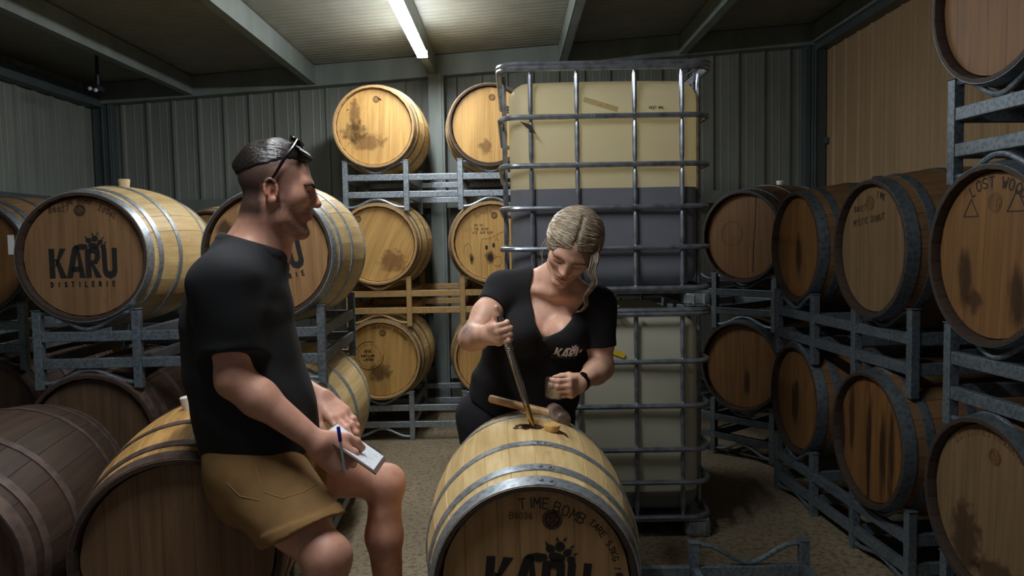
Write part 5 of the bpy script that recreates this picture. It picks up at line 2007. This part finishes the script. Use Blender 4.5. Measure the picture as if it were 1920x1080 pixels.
MB().box((0, 0, 0), (bl, bw, 0.004)).ob('board', M['board'], cbd, bevel=0.001)
pp = MB().box((-0.004, 0.004, 0.0028), (bl - 0.016, bw - 0.020, 0.0012)).ob('paper_sheet', M['paper'], cbd)
ln = MB()
r3 = random.Random(9)
for row in range(9):
    y0 = -bw / 2 + 0.028 + row * (bw - 0.05) / 9
    x0 = -bl / 2 + 0.05
    for seg in range(6):
        w_ = r3.uniform(0.006, 0.022)
        if x0 + w_ > bl / 2 - 0.02:
            break
        ln.box((x0 + w_ / 2, y0, 0.0036), (w_, 0.0016, 0.0002))
        x0 += w_ + r3.uniform(0.003, 0.012)
o = ln.ob('form_print', M['print_grey'], pp); o['kind'] = 'stuff'
MB().tube([(0.02, bw / 2 - 0.012, 0.004), (0.02, bw / 2 + 0.002, 0.005), (0.07, bw / 2 + 0.002, 0.005), (0.07, bw / 2 - 0.012, 0.004)], 0.0014, 6).ob('wire_clip', M['wire'], cbd, True)
M['pen_blue'] = flat('blue pen cap', (30, 36, 140), 0.35)
M['pen_clear'] = flat('clear grey pen barrel', (170, 176, 190), 0.3)
p_top, p_tip = V(*(-0.4639, 1.995, 0.9376)), V(*(-0.449, 1.998, 0.805))
pen = empty('pen', tuple(p_tip), label='ballpoint pen with a blue cap in the right hand of the man', category='pen')
pt = lambda t: Vector(p_tip + (p_top - p_tip) * t)
child(MB().tube([pt(0.10), pt(0.78)], 0.0038, 10).ob('pen_barrel', M['pen_clear'], pen, True), pen)
child(MB().tube([pt(0.70), pt(0.72), pt(0.98), pt(1.0)], [0.0046, 0.0052, 0.0050, 0.0035], 10).ob('pen_cap', M['pen_blue'], pen, True), pen)
child(MB().tube([pt(0.0), pt(0.10)], [0.0008, 0.0034], 8).ob('pen_tip', M['wire'], pen, True), pen)

# ================================================================== the woman
wroot = empty('person', (0.0, 3.2, 0.0), label='blond woman in black v-neck t-shirt bending over the open barrel with a sampling tube', category='person')
wf = unit((-0.217, -0.755, -0.617))
wup = unit((0.249, -0.656, 0.709))
wF = frame(wf, wup)
ws = 1.0
w_eye = V(*(0.1984, 2.7, 1.3378))
wh_o = w_eye - wF @ (V(0.078, 0, 0.003) * ws)
hb, L, E, C = head_body(wh_o, wF, ws, female=True, lids_down=True)
wsd = unit((1.0, -0.12, -0.16))          # towards her left
wfr = unit((-0.08, -0.92, -0.38))        # out of her chest
sh_r, sh_l = (-0.0331, 2.97, 1.2348), (0.3262, 2.9, 1.1681)
el_r, wr_r = (-0.1519, 2.8, 1.0632), (-0.0799, 2.57, 1.1041)
el_l, wr_l = (0.3316, 2.88, 0.9308), (0.2356, 2.69, 0.9111)
neck0 = (0.1636, 2.93, 1.2706)
pel = (0.0087, 3.18, 0.6944)
def wtorso(b, infl, k=0.06):
    secs = [((0.1564, 2.96, 1.2218), 0.078, 1.75), ((0.1307, 2.98, 1.0958), 0.108, 1.58), ((0.0908, 3.03, 0.9633), 0.112, 1.58), ((0.0473, 3.1, 0.8221), 0.118, 1.62), ((0.0083, 3.17, 0.6742), 0.140, 1.55), ((-0.0001, 3.19, 0.5671), 0.145, 1.55)]
    for (p, r, sw), (p2, r2, sw2) in zip(secs[:-1], secs[1:]):
        b.add(rc(p, p2, r + infl, r2 + infl, wsd, (sw + sw2) / 2), k)
    for sh in (sh_r, sh_l):
        b.add(rc(neck0, sh, 0.046 + infl, 0.052 + infl), 0.06)
    for p, r in (((0.0371, 2.875, 1.0664), 0.076), ((0.1956, 2.845, 1.0633), 0.076)):
        b.add(el(p, (r + infl,) * 3), 0.034)
    return b
wb = Body()
wtorso(wb, -0.008)
wb.add(rc(tuple(L(-0.030, 0, -0.050)), neck0, 0.046, 0.056), 0.04)
wb.add(rc(tuple(L(0.010, 0, -0.085)), (0.1563, 2.88, 1.2371), 0.032, 0.036), 0.04)
for y, sh in ((0, sh_r), (1, sh_l)):           # collar bones
    wb.add(rc((0.151, 2.86, 1.2225), (V(*sh) * 0.6 + V(*neck0) * 0.4 + wfr * 0.04), 0.010, 0.010), 0.03)
for s_, e_, w_ in ((sh_r, el_r, wr_r), (sh_l, el_l, wr_l)):
    a = Body()
    arm_prims(a, s_, e_, w_, 0.052, 0.043, 0.043, 0.026)
    wb.grp(a, 0.03)
for dx, q in ((-1, (-0.1045, 3.19, 0.6373)), (1, (0.1129, 3.18, 0.636))):
    q = V(*q)
    k_ = V(q[0] + 0.01 * dx, q[1] - 0.03, 0.46)
    a_ = V(q[0] + 0.01 * dx, q[1] + 0.03, 0.09)
    g = Body()
    g.add(rc(q, k_, 0.088, 0.056), 0.03).add(rc(k_, a_, 0.055, 0.036), 0.03)
    g.add(rc(a_ + V(0, 0, -0.03), a_ + V(0, -0.14, -0.06), 0.034, 0.024), 0.03)
    g.clip(plane((0, 0, 0.012), (0, 0, -1)))
    wb.grp(g, 0.04)
# right hand closed round the tube, thumb up on its top
t_bot, t_top = V(*(0.064, 2.502, 0.7929)), V(*(-0.0435, 2.505, 1.173))
tax = unit(t_top - t_bot)
hX = unit(V(0.42, -0.90, 0.0))
hX = unit(hX - tax * (hX @ tax))
hZ = np.cross(hX, tax)                   # Y (thumb) runs up along the tube
hF = np.stack([hX, tax, hZ], 1)
grip = V(*(-0.0271, 2.505, 1.1165))
hand_o = grip - hF @ V(0.080, -0.002, -0.026)
wb.grp(hand(tuple(hand_o), hF, 1, [(74, 84, 44), (78, 86, 46), (76, 84, 44), (58, 76, 38)], [(0.020, 0.026, -0.010), (0.050, 0.046, -0.020), (0.070, 0.066, -0.026), (0.078, 0.090, -0.028)], 0.95, 0.0, 0.98), 0.02)
wb.add(rc(V(*wr_r) * 0.75 + V(*el_r) * 0.25, hand_o, 0.030, 0.024), 0.025)
# left hand round the cup
hand2_o = V(*(0.2345, 2.7, 0.9073))
hX2 = unit(V(-0.46, -0.88, -0.02))
hF2 = frame(hX2, (0.88, -0.46, 0.0))
cup_c = hand2_o + hF2 @ V(0.082, 0.0, -0.060) + V(0, 0, -0.036)
wb.grp(hand(tuple(hand2_o), hF2, -1, [(52, 50, 30), (56, 52, 30), (58, 54, 30), (60, 56, 30)], [(0.018, 0.022, -0.010), (0.036, 0.036, -0.028), (0.040, 0.032, -0.056), (0.050, 0.026, -0.082)], 0.95, 0.0, 0.98), 0.02)
wb.add(rc(V(*wr_l), hand2_o, 0.026, 0.024), 0.02)
wb.grp(hb, 0.02)
wo, wpos = build('body', wb, 0.0030, M['skin_woman'], wroot)
face_attrs(wo.data, wpos, wh_o, wF, ws, dict(lips=0.7))
tat = V(*(-0.1685, 2.765, 1.103))
dl = wpos - tat
attr(wo.data, 'tattoo', np.exp(-((dl[:, 0] / 0.034) ** 2 + (dl[:, 1] / 0.25) ** 2 + (dl[:, 2] / 0.024) ** 2)) * (0.75 + 0.25 * np.sin(dl[:, 0] * 300) * np.sin(dl[:, 2] * 260)))
eyes(wroot, L, wF, ws, 24)
for y in (-1, 1):
    brow(wroot, L, y, ws, M['brow_light'], wo, -0.002, th=0.85)

# hair swept back from a centre part, loose lock on her left
def wloc(p):
    q = (p - wh_o) @ wF / ws
    return q[:, 0], q[:, 1], q[:, 2]
hr = Body()
hr.add(E((-0.024, 0, 0.050), (0.112, 0.093, 0.098)), 0)
hr.add(E((-0.005, 0.050, 0.020), (0.078, 0.046, 0.070)), 0.03)
hr.add(E((-0.010, -0.046, 0.026), (0.076, 0.042, 0.064)), 0.03)
hr.add(E((-0.100, 0.0, 0.040), (0.060, 0.062, 0.058)), 0.03)
hr.sub(E((0.100, 0.0, -0.030), (0.088, 0.063, 0.100)), 0.015)
hr.sub(E((0.010, 0, -0.085), (0.16, 0.14, 0.062)), 0.02)
def wcomb(p):
    x, y, z = wloc(p)
    a = np.arctan2(z - 0.02, x + 0.03)
    w = np.sin(a * 46 + 6 * np.sin(y * 45)) * 0.0009 + np.sin(a * 13 + y * 40) * 0.0022 + np.sin(a * 90 + y * 70) * 0.0008 + np.sin(a * 150 + y * 30) * 0.0006
    part = 0.007 * np.exp(-(y / 0.008) ** 2) * (x > -0.02)
    return w + part
hr.warp(wcomb)
hro, hpos = build('hair', hr, 0.0028, M['hair_blond'], wroot)
x, y, z = wloc(hpos)
attr(hro.data, 'flow', np.arctan2(z - 0.02, x + 0.03) * 2.0)
rs = random.Random(21)
mb = MB()
for k in range(420):
    sd = rs.choice((-1, 1))
    a = rs.uniform(-0.35, 2.6)
    x0, z0 = -0.024 + 0.110 * math.cos(a * 0.75), 0.050 + 0.097 * math.sin(a * 0.75)
    tgt = Vector((-0.12 + rs.uniform(-.02, .02), sd * rs.uniform(0.0, 0.04), 0.02 + rs.uniform(-.03, .05)))
    y0 = sd * rs.uniform(0.004, 0.03)
    p0 = Vector((x0, y0, z0))
    pts = []
    wv = rs.uniform(0, 6)
    for i in range(9):
        t = i / 8
        q = p0.lerp(tgt, t)
        d = q - Vector((-0.024, 0, 0.045))
        d.y += sd * 0.10 * math.sin(math.pi * t)
        sc = math.sqrt((d.x / 0.112) ** 2 + (d.y / 0.097) ** 2 + (d.z / 0.100) ** 2)
        d = d / sc * (1.0 + 0.025 * math.sin(t * 7 + wv) + (rs.uniform(0.0, 0.05)))
        q = Vector((-0.024, 0, 0.045)) + d
        if q.x > 0.055 and q.z < 0.07:
            q = None
        if q is not None:
            pts.append(Vector(L(*q)))
    if len(pts) > 3:
        mb.tube(pts, [0.0006] + [0.0012] * (len(pts) - 2) + [0.0006], 4)
o = child(mb.ob('loose_strand', M['strand'], wroot, True), wroot)
o['kind'] = 'stuff'
# the curling lock
lk = [(0.2743, 2.715, 1.4489), (0.2871, 2.7, 1.3924), (0.2909, 2.67, 1.35), (0.2782, 2.66, 1.3043), (0.2908, 2.66, 1.2707), (0.2768, 2.67, 1.2463), (0.2579, 2.69, 1.2172), (0.2614, 2.71, 1.1853), (0.246, 2.73, 1.1629), (0.2315, 2.74, 1.1584)]
def smooth(ctrl, n):
    P = [Vector(c) for c in ctrl]
    P = [P[0]] + P + [P[-1]]
    out = []
    for i in range(1, len(P) - 2):
        for k in range(n):
            t = k / n
            a, b, c, d = P[i - 1], P[i], P[i + 1], P[i + 2]
            out.append(0.5 * ((2 * b) + (c - a) * t + (2 * a - 5 * b + 4 * c - d) * t * t + (3 * b - a - 3 * c + d) * t ** 3))
    out.append(P[-2])
    return out
lb = MB()
for k in range(30):
    dx = Vector((rs.uniform(-.014, .014), rs.uniform(-.012, .012), rs.uniform(-.004, .004)))
    pts = smooth([Vector(c) + dx * (1.2 - 1.1 * i / len(lk)) + Vector((rs.uniform(-.002, .002),) * 3) for i, c in enumerate(lk)], 5)
    n = len(pts)
    lb.tube(pts, [0.0024 * min(1, 0.25 + i / 6) * (1 - 0.7 * i / n) for i in range(n)], 5)
o = child(lb.ob('curled_lock', M['hair_blond'], wroot, True), wroot)
o['kind'] = 'stuff'
fb = MB()
for (a, b, c) in (((1029, 446), (1018, 470), (1017, 496)), ((1030, 440), (1014, 466), (1020, 488)), ((1114, 430), (1124, 455), (1120, 490))):
    pts = smooth([V(u, v, 2.70) for u, v in (a, b, c)], 6)
    pts2 = []
    for p in pts:
        pts2.append(p)
    fb_pts = [Vector(((p.x - 960) / 1440 * 2.7, 2.70 - 0.02, 1.42 - (p.y - 448) / 1440 * 2.7)) for p in pts2]
    fb.tube(fb_pts, 0.0007, 4)
o = child(fb.ob('loose_strand', M['strand'], wroot, True), wroot)
o['kind'] = 'stuff'

# v-neck t-shirt
wt = Body()
tor = Body()
wtorso(tor, 0.008)
tor.clip(plane((0.0457, 3.1, 0.7231), unit(V(*pel) - V(*(0.0908, 3.03, 0.9633)))), 0.006)
vn = [(0.0841, 2.88, 1.3625), (0.0748, 2.88, 1.2786), (0.0675, 2.88, 1.1984), (0.0823, 2.88, 1.1176), (0.1114, 2.88, 1.0483), (0.1702, 2.88, 1.0837), (0.2353, 2.88, 1.1391), (0.2802, 2.88, 1.2028), (0.3048, 2.88, 1.2586), (0.2828, 2.88, 1.4348), (0.0933, 2.88, 1.4381)]
vsd = poly_sd([(p[0], p[2]) for p in vn])
def vcut(p):
    d = -vsd(p[:, 0], p[:, 2])
    return np.where(p[:, 1] < 3.06, d, -0.2)
tor.clip(vcut, 0.003)
tor.clip(lambda p: np.maximum(-(p[:, 1] - 3.0), 0) * 0 + (p[:, 2] - 1.36), 0.004)
wt.grp(tor, 0.0)
for sh, el_, fr in ((sh_r, el_r, 0.40), (sh_l, el_l, 0.66)):
    s_, e_ = V(*sh), V(*el_)
    sl = Body()
    sl.add(rc(s_, s_ + (e_ - s_) * 0.9, 0.064, 0.062), 0)
    sl.clip(plane(s_ + (e_ - s_) * fr, e_ - s_), 0.003)
    wt.grp(sl, 0.035)
wt.warp(folds(0.0020, [(30, 6, 26, 1.0), (12, 8, 60, 0.8), (40, -10, -30, 0.6)], 5))
wto, wtpos = build('v_neck_t_shirt', wt, 0.0040, M['tee_black2'], wroot, relax=2)
# trousers
wp = Body()
wp.add(rc((0.036, 3.12, 0.7742), (0.0036, 3.17, 0.663), 0.125, 0.150, wsd, 1.55), 0)
wp.add(rc((0.0036, 3.17, 0.663), (-0.0002, 3.19, 0.5626), 0.150, 0.150, wsd, 1.56), 0.05)
for dx, q in ((-1, (-0.1045, 3.19, 0.6373)), (1, (0.1129, 3.18, 0.636))):
    q = V(*q)
    wp.add(rc(q, V(q[0] + 0.01 * dx, q[1] - 0.03, 0.46), 0.118, 0.070), 0.03)
    wp.add(rc(V(q[0] + 0.01 * dx, q[1] - 0.03, 0.46), V(q[0] + 0.01 * dx, q[1] + 0.03, 0.10), 0.070, 0.052), 0.03)
wp.clip(plane((0, 0, 0.10), (0, 0, -1)), 0.003)
wp.warp(folds(0.0022, [(20, 10, 40, 1.0), (35, -10, 18, 0.6)], 6))
build('trousers', wp, 0.0055, M['trousers'], wroot, relax=2)

# white print on her shirt, laid on the cloth
tree = BVHTree.FromObject(wto, bpy.context.evaluated_depsgraph_get())
bpy.context.view_layer.update()
def on_shirt(x, z):
    hit = tree.ray_cast(Vector((x, 2.3, z)), Vector((0, 1, 0)))
    y = hit[0].y if hit[0] is not None else 2.9
    return Vector((x, y - 0.0022, z))
k0, k1, k2 = (0.1475, 2.82, 0.9879), (0.244, 2.82, 0.9742), (0.1579, 2.82, 1.0274)
ex = Vector((k1[0] - k0[0], 0, k1[2] - k0[2])) / 2.9
ez = Vector((k2[0] - k0[0], 0, k2[2] - k0[2]))
def shirt_polys(polys):
    v, f = [], []
    for p in polys:
        i = len(v)
        v += [(q[0], 0, q[1]) for q in p]
        f.append(tuple(range(i, i + len(p))))
    bm = bmesh.new()
    bm.from_mesh(mesh('printed_name', v, f))
    bmesh.ops.triangulate(bm, faces=bm.faces)
    for _ in range(2):
        bmesh.ops.subdivide_edges(bm, edges=[e for e in bm.edges if e.calc_length() > 0.12], cuts=1, use_grid_fill=False)
        bmesh.ops.triangulate(bm, faces=bm.faces)
    for q in bm.verts:
        zz_ = q.co.z if q.co.z < 0.95 else 0.95 + (q.co.z - 0.95) * 0.6
        w_ = Vector(k0) + ex * q.co.x + ez * zz_
        q.co = on_shirt(w_.x, w_.z)
    me = bpy.data.meshes.new('printed_name')
    bm.to_mesh(me)
    bm.free()
    return me
child(mobj('printed_name', shirt_polys(karu_polys()), M['white_print'], wroot), wroot)
dots = []
for i, ch in enumerate('DISTILERIE'):
    l, _ = text_lines(ch, 0.15)
    for q in l:
        for a, b in zip(q[:-1], q[1:]):
            a, b = Vector(a) + Vector((i * 0.29, -0.36)), Vector(b) + Vector((i * 0.29, -0.36))
            d = (b - a).normalized(); nn = Vector((-d.y, d.x)) * 0.02
            dots.append([(a + nn), (b + nn), (b - nn), (a - nn)])
child(mobj('printed_caption', shirt_polys(dots), flat('faint grey print', (120, 120, 122), 0.7), wroot), wroot)

# wrist watch
wv = unit(V(*wr_l) - V(*el_l))
wc = Vector(V(*wr_l) * 0.85 + V(*hand2_o) * 0.15)
wa = empty('wristwatch', tuple(wc), label='black wristwatch on the left wrist of the woman', category='watch')
q_ = Vector(wv).to_track_quat('Z', 'Y').to_matrix().to_4x4()
q_.translation = wc
MB().lathe([(0.0285, -0.012), (0.0335, -0.012), (0.0335, 0.012), (0.0285, 0.012)], 28, M_=q_, close=True).ob('strap', M['watch_black'], wa, True)
wd = Vector((-0.1, -0.8, 0.5)).normalized()
wd = (wd - Vector(wv) * wd.dot(Vector(wv))).normalized()
qq = wd.to_track_quat('Z', 'Y').to_matrix().to_4x4()
qq.translation = wc + wd * 0.031
MB().lathe([(0.013, 0), (0.014, 0.004), (0.012, 0.008)], 20, M_=qq).ob('watch_case', M['black_plastic'], wa, True)
for c in wa.children:
    c.matrix_parent_inverse = wa.matrix_basis.inverted()

# ------------------------------------------------------------------ sampling tube, cup, mallet, loose bung
M['tube_steel'] = flat('bright steel tube', (190, 186, 178), 0.16, 1.0)
M['tube_brass'] = flat('wet brass coloured tube end', (196, 160, 96), 0.22, 0.9)
th = empty('wine_thief', tuple(t_bot), label='steel sampling tube in the fist of the woman, lowered into the bung hole', category='wine thief')
LT = float(np.linalg.norm(t_top - t_bot))
tp = lambda t: Vector(t_bot + (t_top - t_bot) * t)
child(MB().tube([tp(0.22), tp(0.30), tp(0.75), tp(0.80), tp(0.97), tp(1.0)], [0.0095, 0.0118, 0.0125, 0.0128, 0.0120, 0.0085], 20).ob('tube_shaft', M['tube_steel'], th, True), th)
child(MB().tube([tp(-0.06), tp(0.0), tp(0.22)], [0.0075, 0.0085, 0.0100], 16).ob('tube_tip', M['tube_brass'], th, True), th)
child(MB().tube([tp(0.70), tp(0.705), tp(0.715), tp(0.72)], [0.0128, 0.0142, 0.0142, 0.0128], 16).ob('collar_ring', M['tube_steel'], th, True), th)

def glass_mat():
    t = NT('clear cup plastic')
    tr = t.n('ShaderNodeBsdfTransparent')
    tr.inputs[0].default_value = (0.975, 0.98, 0.98, 1)
    gl = t.n('ShaderNodeBsdfGlossy')
    gl.inputs['Roughness'].default_value = 0.08
    lw = t.n('ShaderNodeLayerWeight')
    lw.inputs[0].default_value = 0.45
    mx = t.n('ShaderNodeMixShader')
    t.l(t.math('ADD', t.math('MULTIPLY', lw.outputs['Fresnel'], 0.5), 0.05), mx.inputs[0])
    t.l(tr.outputs[0], mx.inputs[1])
    t.l(gl.outputs[0], mx.inputs[2])
    t.l(mx.outputs[0], t.out.inputs[0])
    return t.m
M['glass'] = glass_mat()
cup = empty('sample_cup', tuple(cup_c), (0.10, 0.05, 0), label='clear sample cup in the left hand of the woman', category='cup')
MB().lathe([(0.0, 0.003), (0.029, 0.003), (0.0335, 0.008), (0.0355, 0.064), (0.0368, 0.066), (0.0378, 0.064), (0.0355, 0.004), (0.033, 0.0), (0.0, 0.0)], 40).ob('cup_wall', M['glass'], cup, True)

# mallet lying across the far end of the barrel
M['handle_wood'] = wood('mallet handle wood', (202, 162, 110), (170, 128, 80), (120, 84, 50), 0.5, 'Y', 0.2)
M['mallet_head'] = flat('scuffed dark mallet face', (128, 106, 96), 0.4, grain=0.35, gs=70)
ma, mbp = V(*(-0.0897, 2.8, 0.8386)), V(*(0.144, 2.7, 0.7958))
ml = empty('mallet', tuple(mbp), label='wooden mallet with dark head on the far end of the open barrel', category='mallet')
dv = Vector(mbp - ma)
mp = lambda t: Vector(ma) + dv * t
child(MB().tube([mp(0), mp(0.02), mp(0.5), mp(0.9), mp(1.0)], [0.012, 0.0145, 0.0150, 0.0165, 0.0165], 14).ob('handle', M['handle_wood'], ml, True), ml)
hd_ = unit((0.30, -0.93, -0.12))
hdv = Vector(hd_)
hc = Vector(mbp) + dv.normalized() * 0.012
hp2 = lambda t: hc + hdv * t
child(MB().tube([hp2(-0.055), hp2(-0.048), hp2(-0.03), hp2(0.03), hp2(0.048), hp2(0.055)], [0.026, 0.031, 0.033, 0.033, 0.031, 0.026], 26).ob('mallet_head', M['mallet_head'], ml, True), ml)
child(MB().tube([hp2(0.0545), hp2(0.0565)], [0.024, 0.022], 22).ob('striking_face', flat('glossy worn face', (120, 104, 98), 0.25, grain=0.3), ml, True), ml)
# loose bung
bp = V(*(0.1204, 2.47, 0.7893))
zt = FBZ + math.sqrt(max(0, RB ** 2 - (bp[0] - FBX) ** 2))
lbg = empty('loose_bung', (bp[0], bp[1], zt - 0.001), (0.05, 0.12, 0), label='loose wooden bung lying beside the bung hole of the open barrel', category='bung')
M['bung_wood'] = wood('pale bung wood', (222, 184, 116), (196, 154, 88), (120, 84, 44), 0.45, 'Z', 0.2)
MB().lathe([(0.021, 0.0), (0.024, 0.003), (0.0275, 0.020), (0.0265, 0.0225)], 26).ob('bung_body', M['bung_wood'], lbg, True)
